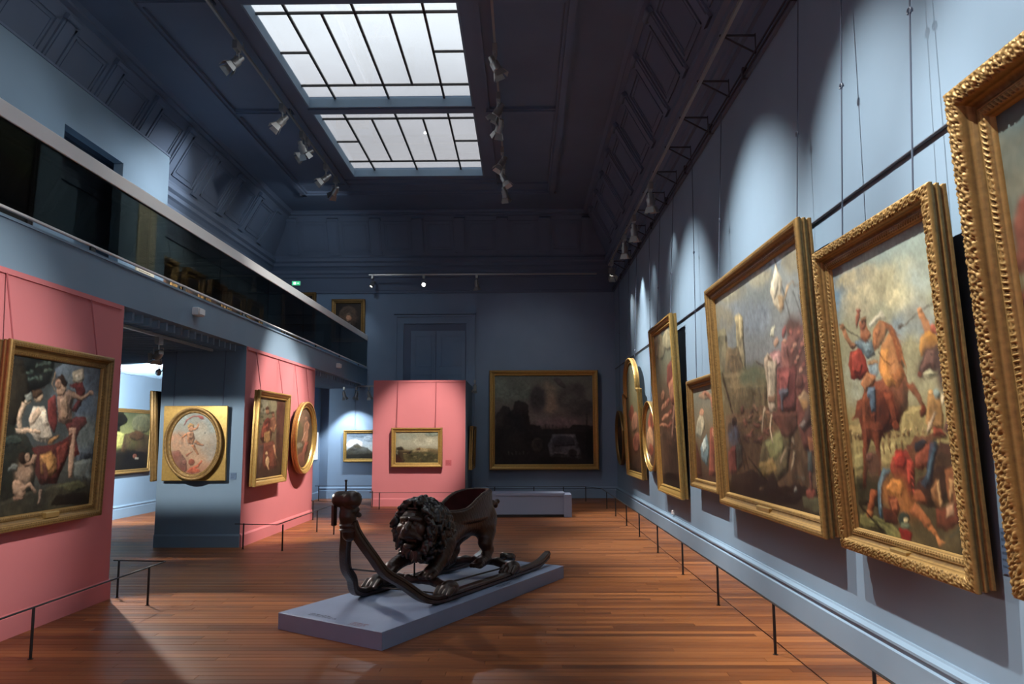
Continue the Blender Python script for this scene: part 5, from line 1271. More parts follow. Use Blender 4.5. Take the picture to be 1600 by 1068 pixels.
# ------------------------------------------------------------------ carved lion sleigh
def surface_nets(f, org, hs, name, mat_, parent, smooth=True, matrix=None):
    nx, ny, nz = f.shape
    s = f < 0
    cell = np.zeros((nx - 1, ny - 1, nz - 1), np.int8)
    for a in (0, 1):
        for b in (0, 1):
            for c in (0, 1): cell += s[a:nx - 1 + a, b:ny - 1 + b, c:nz - 1 + c]
    act = (cell > 0) & (cell < 8)
    idx = -np.ones(act.shape, np.int64); I = np.argwhere(act); idx[act] = np.arange(len(I))
    acc = np.zeros((len(I), 3)); cnt = np.zeros(len(I))
    for ax in range(3):
        for a in (0, 1):
            for b in (0, 1):
                o0 = [0, 0, 0]; oth = [k for k in range(3) if k != ax]
                o0[oth[0]] = a; o0[oth[1]] = b; o1 = list(o0); o1[ax] = 1
                p0 = I + o0; p1 = I + o1
                f0 = f[p0[:, 0], p0[:, 1], p0[:, 2]]; f1 = f[p1[:, 0], p1[:, 1], p1[:, 2]]
                m = (f0 < 0) != (f1 < 0)
                t = np.where(m, f0 / np.where(m, f0 - f1, 1), 0)
                pt = p0.astype(float); pt[:, ax] += t
                acc[m] += pt[m]; cnt[m] += 1
    V = acc / cnt[:, None] * hs + np.array(org)
    Q = []
    for ax in range(3):
        a, b = [(1, 2), (2, 0), (0, 1)][ax]
        sl0 = [slice(1, -1)] * 3; sl0[ax] = slice(0, -1)
        sl1 = [slice(1, -1)] * 3; sl1[ax] = slice(1, None)
        s0 = s[tuple(sl0)]; s1 = s[tuple(sl1)]
        E_ = np.argwhere(s0 != s1); E_ = E_ + [0 if k == ax else 1 for k in range(3)]
        sg = s[E_[:, 0], E_[:, 1], E_[:, 2]]
        def g(da, db):
            q = E_.copy(); q[:, a] -= da; q[:, b] -= db
            return idx[q[:, 0], q[:, 1], q[:, 2]]
        q = np.stack([g(0, 0), g(1, 0), g(1, 1), g(0, 1)], 1)
        q[~sg] = q[~sg][:, ::-1]
        Q.append(q)
    Q = np.concatenate(Q); Q = Q[(Q >= 0).all(1)]
    if matrix is not None:
        V = V @ np.array(matrix.to_3x3()).T + np.array(matrix.translation)
    me = bpy.data.meshes.new(name)
    me.vertices.add(len(V)); me.vertices.foreach_set('co', V.astype(np.float32).ravel())
    me.loops.add(len(Q) * 4); me.loops.foreach_set('vertex_index', Q.astype(np.int32).ravel())
    me.polygons.add(len(Q)); me.polygons.foreach_set('loop_start', np.arange(0, len(Q) * 4, 4, dtype=np.int32))
    me.polygons.foreach_set('use_smooth', [smooth] * len(Q))
    me.update(calc_edges=True)
    me.materials.append(mat_)
    o = bpy.data.objects.new(name, me); COL.objects.link(o)
    if parent: P_(o, parent)
    return o

class Field:
    def __init__(s, lo, hi, h):
        s.lo = np.array(lo, float); s.h = h; s.n = np.ceil((np.array(hi) - s.lo) / h).astype(int) + 1
        s.f = np.full(tuple(s.n), .5, np.float32)
    def region(s, lo, hi, pad):
        a = np.clip(np.floor((np.array(lo) - pad - s.lo) / s.h).astype(int), 0, s.n)
        b = np.clip(np.ceil((np.array(hi) + pad - s.lo) / s.h).astype(int) + 1, 0, s.n)
        g = np.meshgrid(*[s.lo[k] + s.h * np.arange(a[k], b[k]) for k in range(3)], indexing='ij')
        return tuple(slice(a[k], b[k]) for k in range(3)), g
    def put(s, sl, d, k, cut=False):
        f = s.f[sl]
        if f.size == 0: return
        if cut:
            d = -d
            hh = np.clip(.5 - .5 * (d - f) / k, 0, 1) if k else (f > d)
            s.f[sl] = d * (1 - hh) + f * hh + k * hh * (1 - hh)
        else:
            hh = np.clip(.5 + .5 * (d - f) / k, 0, 1)
            s.f[sl] = d * (1 - hh) + f * hh - k * hh * (1 - hh)
    def cone(s, p0, r0, p1, r1, k=.03, cut=False, flat=None):
        p0 = np.array(p0, float); p1 = np.array(p1, float); R = max(r0, r1)
        sl, (X, Y, Z) = s.region(np.minimum(p0, p1) - R, np.maximum(p0, p1) + R, k + .03)
        d = p1 - p0; L2 = max((d @ d), 1e-9)
        t = np.clip(((X - p0[0]) * d[0] + (Y - p0[1]) * d[1] + (Z - p0[2]) * d[2]) / L2, 0, 1)
        dy = (Y - p0[1] - t * d[1]) * (flat or 1)
        q = np.sqrt((X - p0[0] - t * d[0]) ** 2 + dy ** 2 + (Z - p0[2] - t * d[2]) ** 2) - (r0 + (r1 - r0) * t)
        s.put(sl, q, k, cut)
    def ell(s, c, r, k=.02, cut=False, rot=None):
        c = np.array(c, float); R = max(r)
        sl, (X, Y, Z) = s.region(c - R, c + R, k + .03)
        x, y, z = X - c[0], Y - c[1], Z - c[2]
        if rot is not None:
            m = np.array(rot); x, y, z = (m[0][0] * x + m[0][1] * y + m[0][2] * z, m[1][0] * x + m[1][1] * y + m[1][2] * z, m[2][0] * x + m[2][1] * y + m[2][2] * z)
        q0 = np.sqrt((x / r[0]) ** 2 + (y / r[1]) ** 2 + (z / r[2]) ** 2)
        q1 = np.sqrt((x / r[0] ** 2) ** 2 + (y / r[1] ** 2) ** 2 + (z / r[2] ** 2) ** 2) + 1e-6
        s.put(sl, q0 * (q0 - 1) / q1, k, cut)

PT = .135                                     # platform height
uu = Vector((.441, .8975, 0)).normalized(); ww = Vector((uu.y, -uu.x, 0))
SO = Vector((-1.09, 7.365, 0))
MS = Matrix(((uu.x, ww.x, 0, SO.x), (uu.y, ww.y, 0, SO.y), (0, 0, 1, 0), (0, 0, 0, 1)))   # sleigh frame: s back, t right, z up
def flipdet(o):
    me = o.data; me.flip_normals(); return o
sled = tag(empty('carved_sleigh', (SO.x, SO.y, PT)), 'antique carved dark wooden sleigh shaped as a crouching lion with curved runners', 'sleigh')

# body
B = Field((-.20, -.42, .18), (1.80, .42, 1.10), .0105)
B.cone((.48, 0, .64), .20, (.92, 0, .750), .168, .06)
B.cone((.92, 0, .750), .168, (1.36, 0, .745), .195, .05)
B.ell((.42, 0, .55), (.17, .17, .17), .05)
B.cone((.46, 0, .74), .17, (.22, .02, .78), .16, .05)
for sg, dx in ((1, 0), (-1, -.16)):          # haunches and hind legs
    B.ell((1.30 + dx * .3, .115 * sg, .68), (.175, .10, .17), .04)
    B.cone((1.30 + dx * .5, .135 * sg, .60), .100, (1.235 + dx, .155 * sg, .50), .078, .03)
    B.cone((1.235 + dx, .155 * sg, .50), .072, (1.29 + dx, .16 * sg, .42), .058, .02)
    B.cone((1.29 + dx, .16 * sg, .42), .058, (1.22 + dx, .16 * sg, .335), .056, .02)
    B.cone((1.22 + dx, .16 * sg, .325), .054, (1.10 + dx, .16 * sg, .305), .056, .02)
    for k in range(4): B.cone((1.08 + dx, .16 * sg + (k - 1.5) * .030, .305), .024, (1.02 + dx, .16 * sg + (k - 1.5) * .034, .288), .022, .006)
# near foreleg
B.cone((.44, .14, .58), .120, (.38, .155, .46), .085, .04); B.cone((.38, .155, .46), .080, (.26, .15, .37), .064, .02)
B.cone((.26, .15, .37), .064, (.20, .15, .345), .070, .02)
for k in range(4): B.cone((.19, .15 + (k - 1.5) * .036, .345), .030, (.115, .15 + (k - 1.5) * .040, .318), .026, .006)
# far foreleg stretched forward
B.cone((.42, -.13, .56), .120, (.28, -.16, .47), .085, .04); B.cone((.28, -.16, .47), .078, (.11, -.18, .415), .062, .02)
B.cone((.11, -.18, .415), .062, (.05, -.185, .39), .068, .02)
for k in range(4): B.cone((.04, -.185 + (k - 1.5) * .035, .39), .029, (-.035, -.185 + (k - 1.5) * .039, .358), .026, .006)
# head: skull, muzzle, brows, nose, cheeks, open jaw, eyes, ears
def H(a, b, c): return (.125 + a * 1.22, .03 + b * 1.22 - a * .16, .775 + c * 1.22)
def Hs(*r): return tuple(v * 1.22 for v in r)
B.ell(H(0, 0, 0), Hs(.135, .125, .140), .03)
B.ell(H(-.105, 0, -.045), Hs(.080, .068, .050), .018)
B.ell(H(-.105, .034, -.058), Hs(.058, .036, .038), .010); B.ell(H(-.105, -.034, -.058), Hs(.058, .036, .038), .010)
B.cone(H(-.07, 0, .055), .034, H(-.165, 0, -.008), .030, .012)
B.ell(H(-.178, 0, -.018), Hs(.018, .034, .018), .006)
B.ell(H(-.095, 0, -.135), Hs(.062, .048, .030), .015)
B.cone(H(-.185, .0, -.092), .012, H(-.085, .0, -.098), .036, .006, cut=True, flat=.5)
for sg in (1, -1):
    B.cone(H(-.125, .018 * sg, .066), .026, H(-.085, .088 * sg, .058), .020, .008)
    B.ell(H(-.118, .050 * sg, .030), Hs(.024, .026, .016), .004, cut=True)
    B.ell(H(-.108, .050 * sg, .028), Hs(.018, .018, .015), .003)
    B.ell(H(-.070, .092 * sg, -.02), Hs(.05, .035, .045), .015)
    B.cone(H(-.155, .030 * sg, -.030), .016, H(-.09, .095 * sg, -.085), .022, .008)
    B.ell(H(-.196, .014 * sg, -.022), Hs(.008, .008, .006), .003, cut=True)
for k in range(3): B.cone(H(-.09 + .012 * k, -.04, .09 + .022 * k), .010, H(-.09 + .012 * k, .04, .09 + .022 * k), .010, .006)
# seat walls growing out of the back
def seat_ring(k, n, off=0.0):
    a = 2 * math.pi * k / n; ca, sa = math.cos(a), math.sin(a)
    s_ = .99 + (.47 + off) * ca
    t_ = (.178 + off) * math.copysign(abs(sa) ** .8, sa)
    z_ = float(np.interp(s_, [.4, .55, .70, .82, .92, 1.02, 1.15, 1.30, 1.5], [.885, .872, .868, .882, .920, .968, 1.01, 1.03, 1.035]))
    return s_, t_, z_
for k in range(180):
    s_, t_, z_ = seat_ring(k, 180, .004)
    B.cone((s_, t_, z_ - .026), .026, (1.0 + (s_ - 1.0) * .98, t_ * .92, .78), .045, .02)
B.ell((.99, 0, 1.0), (.462, .160, .27), .006, cut=True)
g = np.meshgrid(*[B.lo[k] + B.h * np.arange(B.n[k]) for k in range(3)], indexing='ij')
B.f += (.0009 * np.sin(g[0] * 85 + 6 * np.sin(g[2] * 19 + g[1] * 12)) * np.sin(g[2] * 21 + g[0] * 13) + .0015 * np.sin(g[2] * 90 + g[0] * 150)).astype(np.float32)
surface_nets(B.f, B.lo, B.h, 'lion_body', M['wood'], sled, matrix=MS).data.flip_normals()

# mane of long overlapping S-shaped locks
Mn = Field((-.22, -.46, .36), (.90, .46, 1.14), .0085)
r_ = random.Random(4)
for i in range(430):
    a = r_.uniform(-math.pi, math.pi); s_ = r_.uniform(0, 1)
    sx = .09 + s_ * .50; rad = (.205 + .055 * math.sin(min(s_ * 1.5, 1) * math.pi * .7)) * r_.uniform(.90, 1.06)
    if s_ > .65: rad *= 1 - (s_ - .65) * .75
    cz = .765 - s_ * .075
    up_ = math.sin(a)
    t0 = .02 * (1 - s_) + rad * math.cos(a) * .90; z0 = cz + rad * up_ * (1.02 if up_ > 0 else 1.16)
    if sx > .34 and z0 < .60: continue
    nrm = Vector((-.25, math.cos(a), up_)).normalized()
    tang = Vector((0, -up_, math.cos(a))) * (1 if math.cos(a) > 0 else -1)
    flow = (Vector((.75, 0, -.25)) - tang * .55).normalized()
    side = nrm.cross(flow)
    L_ = r_.uniform(.075, .120); R_2 = r_.uniform(.019, .030); ph = r_.uniform(0, 6)
    p = Vector((sx, t0, z0))
    q_ = [p + flow * (L_ * (k / 4 - .5)) + side * (.020 * math.sin(k * 1.7 + ph)) + nrm * (.010 * math.cos(k * 1.7 + ph)) for k in range(5)]
    for k in range(4): Mn.cone(q_[k], R_2 * (1 - .14 * k), q_[k + 1], R_2 * (.86 - .14 * k), .005)
for i in range(46):                            # curls falling round the cheeks and beard
    a = math.pi * 2 * i / 46 + r_.uniform(-.05, .05)
    rad = .190 * r_.uniform(.96, 1.1)
    p = Vector((.06 + r_.uniform(-.02, .05), .045 + rad * math.cos(a) * .90, .775 + rad * math.sin(a) * 1.12))
    out = Vector((-.35, math.cos(a) * .6, math.sin(a) * .6 - .45)); sd = Vector((0, -math.sin(a), math.cos(a)))
    q_ = [p + out * (.028 * k) + sd * (.016 * math.sin(k * 2 + i)) for k in range(4)]
    for k in range(3): Mn.cone(q_[k], .028 - .005 * k, q_[k + 1], .024 - .005 * k, .005)
for (s_, t_, z_, rr) in ((.13, -.03, .975, .040), (.10, -.10, .945, .036), (.10, .06, .960, .036), (.19, .02, 1.005, .034), (.24, .04, 1.010, .030), (.29, .05, .995, .032), (.35, .06, .975, .032), (.16, -.12, .955, .034), (.22, -.06, 1.0, .032)):
    Mn.ell((s_, t_, z_), (rr, rr * .9, rr * 1.05), .004)
    Mn.ell((s_ - rr * .8, t_ + .01, z_ + .004), (rr * .42, rr * .42, rr * .42), .003, cut=True)
Mn.cone((.30, 0, .76), .20, (.46, 0, .70), .19, .02)
surface_nets(Mn.f, Mn.lo, Mn.h, 'mane', M['woodm'], sled, matrix=MS).data.flip_normals()

# red lining of the seat and its worn rim
n = 64; V = []; F = []
rows_ = 10
for j in range(rows_):
    v = j / (rows_ - 1)
    for k in range(n):
        s_, t_, z_ = seat_ring(k, n, -.028)
        d_ = .98 - .42 * v ** 2.2
        V.append(MS @ Vector((.99 + (s_ - .99) * d_, t_ * d_, z_ + (.765 - z_) * v)))
for j in range(rows_ - 1):
    for k in range(n):
        q = (k + 1) % n; F.append((j * n + k, j * n + q, (j + 1) * n + q, (j + 1) * n + k))
F.append(tuple((rows_ - 1) * n + k for k in range(n)))
P_(mesh_from('seat_lining', V, F, M['red'], None, True), sled)
rim = MB(); pts = [MS @ (Vector(seat_ring(k, n, .004)) + Vector((0, 0, .002))) for k in range(n)]
rim.tube(pts + [pts[0]], .009, 8, caps=False)
P_(tag(rim.build('seat_rim', mat('worn_rim_wood', (.11, .075, .05), .35), None, True), 'worn pale rim of the seat'), sled)
# tail: curled stump behind the rump
T = Field((1.50, -.10, .68), (1.86, .10, .98), .008)
tp = [(1.60, 0, .84), (1.68, 0, .87), (1.735, .0, .86), (1.75, 0, .83), (1.775, 0, .86)]
for k in range(4): T.cone(tp[k], .030 - .002 * k, tp[k + 1], .028 - .002 * k, .01)
T.ell((1.79, 0, .875), (.035, .030, .028), .01)
surface_nets(T.f, T.lo, T.h, 'tail', M['wood'], sled, matrix=MS).data.flip_normals()

# runners: swept up at the front and meeting under the figurehead
def catmull(P, n=8):
    out = []
    for i in range(len(P) - 1):
        p0, p1, p2, p3 = (Vector(P[max(i - 1, 0)]), Vector(P[i]), Vector(P[i + 1]), Vector(P[min(i + 2, len(P) - 1)]))
        for k in range(n):
            t = k / n
            out.append(.5 * ((2 * p1) + (p2 - p0) * t + (2 * p0 - 5 * p1 + 4 * p2 - p3) * t * t + (3 * p1 - p0 - 3 * p2 + p3) * t ** 3))
    out.append(Vector(P[-1])); return out
RPH = [(2.24, .4, .250), (2.12, .4, .212), (1.98, .4, .186), (1.75, .4, .175), (1.2, .4, .175), (.5, .4, .175), (0, .4, .176), (-.15, .388, .186), (-.29, .355, .240), (-.44, .265, .365), (-.60, .20, .475), (-.69, .145, .61), (-.755, .085, .73), (-.80, .05, .82), (-.83, .035, .90)]
for sg in (1, -1):
    C_ = [Vector((p.x, p.y * sg, p.z)) for p in catmull(RPH, 7)]
    m_ = len(C_); V = []; F = []
    sec = [(-.024, -.030), (.024, -.030), (.030, -.022), (.030, -.004), (.022, 0), (.030, .004), (.030, .024), (.022, .032), (-.022, .032), (-.030, .024), (-.030, .004), (-.022, 0), (-.030, -.004), (-.030, -.022)]
    for i, p in enumerate(C_):
        d = (C_[min(i + 1, m_ - 1)] - C_[max(i - 1, 0)]).normalized()
        side = Vector((0, 1, 0)); side = (side - d * side.dot(d)).normalized(); up_ = side.cross(d) * (1 if side.cross(d).z > 0 or i > 40 else -1)
        up_ = d.cross(side); up_ = up_ if i else up_
        for a, b in sec: V.append(MS @ (p + side * a * 1.35 + up_ * b * 1.18))
    k_ = len(sec)
    for i in range(m_ - 1):
        for k in range(k_):
            q = (k + 1) % k_; F.append((i * k_ + k, i * k_ + q, (i + 1) * k_ + q, (i + 1) * k_ + k))
    F.append(tuple(range(k_))); F.append(tuple((m_ - 1) * k_ + k for k in range(k_))[::-1])
    ro = P_(mesh_from('runner', V, F, M['wood'], None), sled)
    kn = Field((2.14, .32, .18), (2.36, .48, .34), .007)
    kn.ell((2.255, .4, .262), (.036, .040, .036), .01); kn.ell((2.235, .4, .235), (.032, .038, .02), .01)
    for q_ in range(5): kn.cone((2.255, .372 + q_ * .014, .292), .006, (2.285, .372 + q_ * .014, .262), .006, .004)
    if sg < 0: kn.f = kn.f
    kk = surface_nets(kn.f, kn.lo, kn.h, 'runner_knob', M['wood'], None, matrix=MS @ Matrix.Diagonal((1, sg, 1, 1)))
    if sg > 0: kk.data.flip_normals()
    kk.parent = ro

# carved cross beams ending in clawed feet
for s0, label in ((.13, 'front'), (1.38, 'rear')):
    Cb = Field((s0 - .20, -.52, .13), (s0 + .24, .52, .40), .0085)
    for sg in (1, -1):
        Cb.cone((s0 + .10, 0, .265), .036, (s0 + .05, .20 * sg, .275), .040, .02)
        Cb.cone((s0 + .05, .20 * sg, .275), .040, (s0, .36 * sg, .235), .050, .03)
        Cb.ell((s0 - .005, .40 * sg, .235), (.105, .080, .075), .02)
        for k in range(4):
            y_ = .40 * sg + (k - 1.5) * .036
            Cb.cone((s0 - .07, .40 * sg + (k - 1.5) * .044, .245), .030, (s0 - .135, .40 * sg + (k - 1.5) * .046, .205), .023, .006)
        for k in range(5): Cb.ell((s0 + .06 - .012 * k, (.10 + .055 * k) * sg, .30 - .006 * k), (.030, .022, .018), .008)
    surface_nets(Cb.f, Cb.lo, Cb.h, 'cross_beam', M['wood'], sled, matrix=MS).data.flip_normals()

# figurehead: bound neck with a scroll on top
Fg = Field((-1.02, -.18, .74), (-.70, .18, 1.20), .0075)
Fg.cone((-.815, 0, .80), .062, (-.845, 0, .95), .068, .02); Fg.cone((-.845, 0, .95), .064, (-.855, 0, 1.05), .060, .02)
for z_ in (.835, .87, .985): Fg.ell((-.83, 0, z_), (.078, .082, .014), .01)
for k, y_ in enumerate((-.060, -.020, .020, .055)):
    Fg.cone((-.865, y_ - .010, 1.085), .068 if k < 3 else .074, (-.865, y_ + .010, 1.085), .068 if k < 3 else .074, .006)
for k in range(30):                            # spiral on the end of the scroll
    a = k * .42; rr = .061 - k * .0018
    Fg.ell((-.865 + rr * math.cos(a), .108, 1.085 + rr * math.sin(a)), (.009, .008, .009), .003)
Fg.ell((-.80, .05, 1.00), (.035, .03, .028), .01); Fg.ell((-.79, .075, .955), (.025, .02, .022), .01)
surface_nets(Fg.f, Fg.lo, Fg.h, 'figurehead', M['wood'], sled, matrix=MS).data.flip_normals()
sp = MB(); sp.tube([MS @ Vector((-.875, 0, 1.12)), MS @ Vector((-.875, 0, 1.235))], .008, 8); sp.lathe([(0, .0), (.012, 0), (.012, .014), (0, .016)], Matrix.Translation(MS @ Vector((-.875, 0, 1.232))), 10)
P_(sp.build('rein_spike', M['black'], None), sled)
pn = MB(); pn.bevbox(-.022, .022, -.012, .012, -.15, .02, .006, MS @ Matrix.Translation((-.91, -.088, 1.02))); pn.tube([MS @ Vector((-.91, -.088, .90)), MS @ Vector((-.91, -.088, .80))], .006, 6)
P_(pn.build('pendant_strap', M['wood'], None), sled)
# iron braces
ib = [((-.585, -.19, .47), (-.585, .19, .47)), ((.05, -.36, .20), (.05, .36, .20)), ((.30, .26, .245), (1.30, .34, .245)), ((.30, -.26, .245), (1.30, -.34, .245))]
for a, b in ib: P_(MB().tube([MS @ Vector(a), MS @ Vector(b)], .008, 6).build('iron_brace', M['black'], None), sled)
P_(MB().tube([MS @ Vector((.21, -.04, .27)), MS @ Vector((.21, -.04, .52))], .009, 6).build('support_rod', M['black'], None), sled)
ft = MB(); ft.tube([MS @ Vector((1.42, .1, .26)), MS @ Vector((1.66, .1, .235)), MS @ Vector((1.80, .1, .25))], .012, 6)
P_(ft.build('footrest_arm', M['wood'], None), sled)
ft = MB(); ft.bevbox(-.045, .05, -.075, .075, -.035, .045, .018, MS @ Matrix.Translation((1.85, .1, .26)) @ Matrix.Rotation(.25, 4, 'Y'))
P_(tag(ft.build('footrest', mat('polished_dark_iron', (.09, .08, .07), .22, metal=.7), None, True), 'polished iron footrest'), sled)

# platform under the sleigh
pa, pb, pc = Vector((-2.07, 6.79)), Vector((-1.075, 6.12)), Vector((.45, 9.18)); pd = pa + pc - pb
Vp = []
for z_, ins_ in ((0, 0), (PT - .004, 0), (PT, .004)):
    ce_ = (pa + pc) / 2
    for p in (pa, pb, pc, pd):
        q = p + (ce_ - p).normalized() * ins_ * 1.4; Vp.append((q.x, q.y, z_))
Fp = [(3, 2, 1, 0), (8, 9, 10, 11)] + [(r * 4 + i, r * 4 + (i + 1) % 4, r * 4 + 4 + (i + 1) % 4, r * 4 + 4 + i) for r in (0, 1) for i in range(4)]
plat = empty('platform', (ce_.x, ce_.y, 0)); tag(plat, 'low blue-grey display platform under the lion sleigh', 'platform')
P_(mesh_from('platform_deck', Vp, Fp, M['plinth']), plat)
e1 = (pb - pa).normalized(); e2 = (pc - pb).normalized()
def deckpt(a, b): q = pa + e1 * a + e2 * b; return Vector((q.x, q.y, PT + .0008))
def text_lines(a0, b0, rows_, L, dirn, hgt, parent, mat_, seed):
    """small printed lettering: rows of word-length strips"""
    r_ = random.Random(seed); mb = MB()
    ea = Vector((e1.x, e1.y, 0)) if dirn == 'a' else Vector((e2.x, e2.y, 0)); eb = Vector((e2.x, e2.y, 0)) if dirn == 'a' else Vector((-e1.x, -e1.y, 0))
    o_ = deckpt(a0, b0)
    for r in range(rows_):
        x = 0; Lr = L * r_.uniform(.6, 1)
        hh = hgt * (1.5 if r == 0 else 1)
        while x < Lr:
            wd = r_.uniform(.018, .05)
            k = 0
            while k < wd:      # letters
                lw = r_.uniform(.004, .008)
                p = o_ + ea * (x + k) - eb * (r * hgt * 1.9)
                mb.add([p, p + ea * lw, p + ea * lw + eb * hh * r_.uniform(.7, 1), p + eb * hh], [(0, 1, 2, 3)])
                k += lw + .003
            x += wd + .012
    P_(mb.build('printed_text', mat_, None), parent)
text_lines(.28, .13, 3, .30, 'a', .012, plat, M['ink'], 1)
text_lines(.80, .10, 4, .16, 'a', .012, plat, mat('faded_red_print', (.22, .08, .10), .8), 2)
text_lines(1.12, 1.95, 3, .42, 'b', .011, plat, M['ink'], 3)
text_lines(.62, 3.22, 2, .24, 'a', .012, plat, M['ink'], 4)

# bench in front of the dark landscape
bn = tag(empty('bench', (.2, 16.2, 0)), 'long low pale blue bench with solid sides before the dark landscape', 'bench')
P_(MB().bevbox(-1.1, .82, 15.92, 16.50, .42, .475, .006).build('bench_top', M['bench'], None), bn)
P_(MB().bevbox(-1.1, .80, 15.95, 16.47, .05, .42, .004).build('bench_front', M['bench'], None), bn)
P_(MB().box(-1.05, .80, 16.0, 16.42, 0, .05).build('bench_plinth', M['black'], None), bn)
P_(MB().bevbox(.80, .955, 15.90, 16.52, 0, .445, .006).build('bench_end', M['bench'], None), bn)
P_(MB().bevbox(-1.23, -1.1, 15.90, 16.52, 0, .445, .006).build('bench_end', M['bench'], None), bn)

# ------------------------------------------------------------------ low rail barriers
def barrier(label, rail_pts, posts, h=.365, shadow=True):
    b = tag(empty('barrier', (posts[0][0], posts[0][1], 0)), label, 'barrier')
    P_(MB().tube([(x, y, h) for x, y in rail_pts], .007, 6).build('rail', M['black'], None), b)
    for x, y in posts:
        P_(MB().tube([(x, y, .004), (x, y, h)], .011, 8).lathe([(0, 0), (.020, 0), (.020, .004), (0, .005)], Matrix.Translation((x, y, 0)), 12).build('post', M['black'], None), b)
    return b
barrier('long low black rail barrier along the right wall and back wall', [(1.848, -.5), (1.848, 18.9), (1.50, 19.68), (-.86, 19.68), (-.95, 19.9)],
        [(1.848, y) for y in (.99, 2.67, 4.35, 6.03, 7.73, 9.40, 11.115, 12.84, 14.42, 16.1, 17.78)] + [(1.53, 19.68), (.98, 19.68), (.25, 19.68), (-.72, 19.68)])
barrier('low black rail barrier before the nearest pink wall on the left', [(-3.60, 3.2), (-3.60, 8.02), (-4.16, 8.09)], [(-3.6, 5.89), (-3.62, 7.72), (-4.10, 8.08), (-3.6, 4.05)])
barrier('low black rail barrier before the lit pink wall with two paintings', [(-4.15, 11.42), (-3.50, 11.30), (-3.50, 15.2), (-4.15, 15.5)], [(-4.05, 11.5), (-3.43, 11.33), (-3.52, 13.55), (-3.60, 15.1), (-4.1, 15.45)])
barrier('low black rail barrier in front of the pink block', [(-3.52, 18.4), (-3.44, 17.7), (-1.30, 17.7), (-1.22, 18.3)], [(-3.47, 18.2), (-3.22, 17.7), (-1.5, 17.7)])
barrier('low black rail barrier before the hidden far room under the balcony', [(-5.3, 20.1), (-3.6, 20.1)], [(-5.2, 20.1), (-3.75, 20.1)])

# ------------------------------------------------------------------ small fittings
def emergency(y, label, sc=1.0):
    t = tag(empty('emergency_light', (-4.168, y, 3.17)), label, 'emergency light')
    P_(MB().bevbox(-4.168, -4.09, y - .10 * sc, y + .10 * sc, 3.13, 3.23, .008).build('housing', M['white'], None), t)
    P_(MB().bevbox(-4.09, -4.075, y - .08 * sc, y + .08 * sc, 3.14, 3.22, .006).build('diffuser', M['white'], None), t)
emergency(9.79, 'near white emergency light box on the blue balcony front')
emergency(17.41, 'far small emergency light on the blue balcony front', .8)

ex = tag(empty('exit_sign', (-6.13, YB, 5.72)), 'small glowing green exit sign high on the back wall', 'exit sign')
P_(MB().bevbox(-6.25, -6.01, YB - .05, YB, 5.66, 5.79, .006).build('sign_box', M['white'], None), ex)
P_(MB().box(-6.24, -6.02, YB - .053, YB - .05, 5.67, 5.78).build('sign_face', M['exit'], None), ex)
pg = MB(); y_ = YB - .055
pg.box(-6.20, -6.13, y_, y_ + .002, 5.69, 5.76); pg.box(-6.10, -6.05, y_, y_ + .002, 5.715, 5.735)
P_(pg.build('pictogram', M['exitw'], None), ex)

def wall_label(name, label, mm, box, lines, seed, axis):
    t = tag(empty(name, ((box[0] + box[1]) / 2, (box[2] + box[3]) / 2, box[4])), label, 'wall label')
    P_(MB().box(*box).build('label_card', mm, None), t)
    r_ = random.Random(seed); tx = MB()
    for k in range(lines):
        z1 = box[5] - .02 - k * (box[5] - box[4] - .03) / lines; hh = (box[5] - box[4]) / lines * .28
        a = .01; W_ = (box[3] - box[2]) if axis == 'x' else (box[1] - box[0])
        end = W_ * r_.uniform(.55, .95)
        while a < end - .01:
            wd = min(r_.uniform(.006, .018), end - a)
            if axis == 'x':
                X_ = box[0] - .001 if box[0] > 0 else box[1] + .001
                y0, y1 = (box[3] - a - wd, box[3] - a) if box[0] > 0 else (box[2] + a, box[2] + a + wd)
                tx.box(X_ - .0004, X_ + .0004, y0, y1, z1 - hh, z1)
            else: tx.box(box[0] + a, box[0] + a + wd, box[2] - .0014, box[2] - .0006, z1 - hh, z1)
            a += wd + .004
    P_(tx.build('printed_text', M['inkb'] if mm is M['lblue'] else M['inkp'], None), t)
wall_label('wall_label', 'small blue printed label on the right wall between two gilt paintings', M['lblue'], (2.444, 2.449, 3.99, 4.15, .90, 1.13), 6, 1, 'x')
wall_label('wall_label', 'small blue printed label on the column beside the winged child', M['lblue'], (-4.34, -4.25, 11.671, 11.676, .98, 1.08), 3, 2, 'y')
wall_label('wall_label', 'small pink printed label right of the rooftops landscape', M['lpink'], (-1.82, -1.68, 18.412, 18.418, .93, 1.06), 4, 3, 'y')
wall_label('wall_label', 'small pink printed label right of the mythological couple', M['lpink'], (-4.166, -4.160, 7.68, 7.80, .98, 1.10), 4, 4, 'x')
wall_label('wall_label', 'small pink printed label beside the oval on the pink wall', M['lpink'], (-4.166, -4.160, 15.25, 15.37, 1.0, 1.12), 4, 5, 'x')
# text board on the upper gallery
tb = tag(empty('text_board', (-6.34, 12.95, 4.0)), 'tall cream board of printed text behind the balcony glass', 'text board')
P_(MB().box(-6.348, -6.325, 12.50, 13.12, 3.98, 5.55).build('board', M['paper'], None), tb)
tx = MB(); r_ = random.Random(8)
for k in range(34):
    z1 = 5.45 - k * .038
    if k in (3, 4): continue
    a = 12.58; end = 12.62 + .42 * r_.uniform(.7, 1) if k > 4 else 12.85
    while a < end:
        wd = r_.uniform(.02, .06); tx.box(-6.3249, -6.3235, a, a + wd, z1 - .014, z1); a += wd + .014
P_(tx.build('printed_text', mat('grey_print', (.16, .14, .10), .8), None), tb)
# backlit panel in the far side room
tag(MB().bevbox(-5.38, -5.35, 20.0, 20.50, 1.02, 1.72, .004).build('light_panel', M['glow']), 'glowing white wall panel at the edge of the lit pink wall', 'light panel')
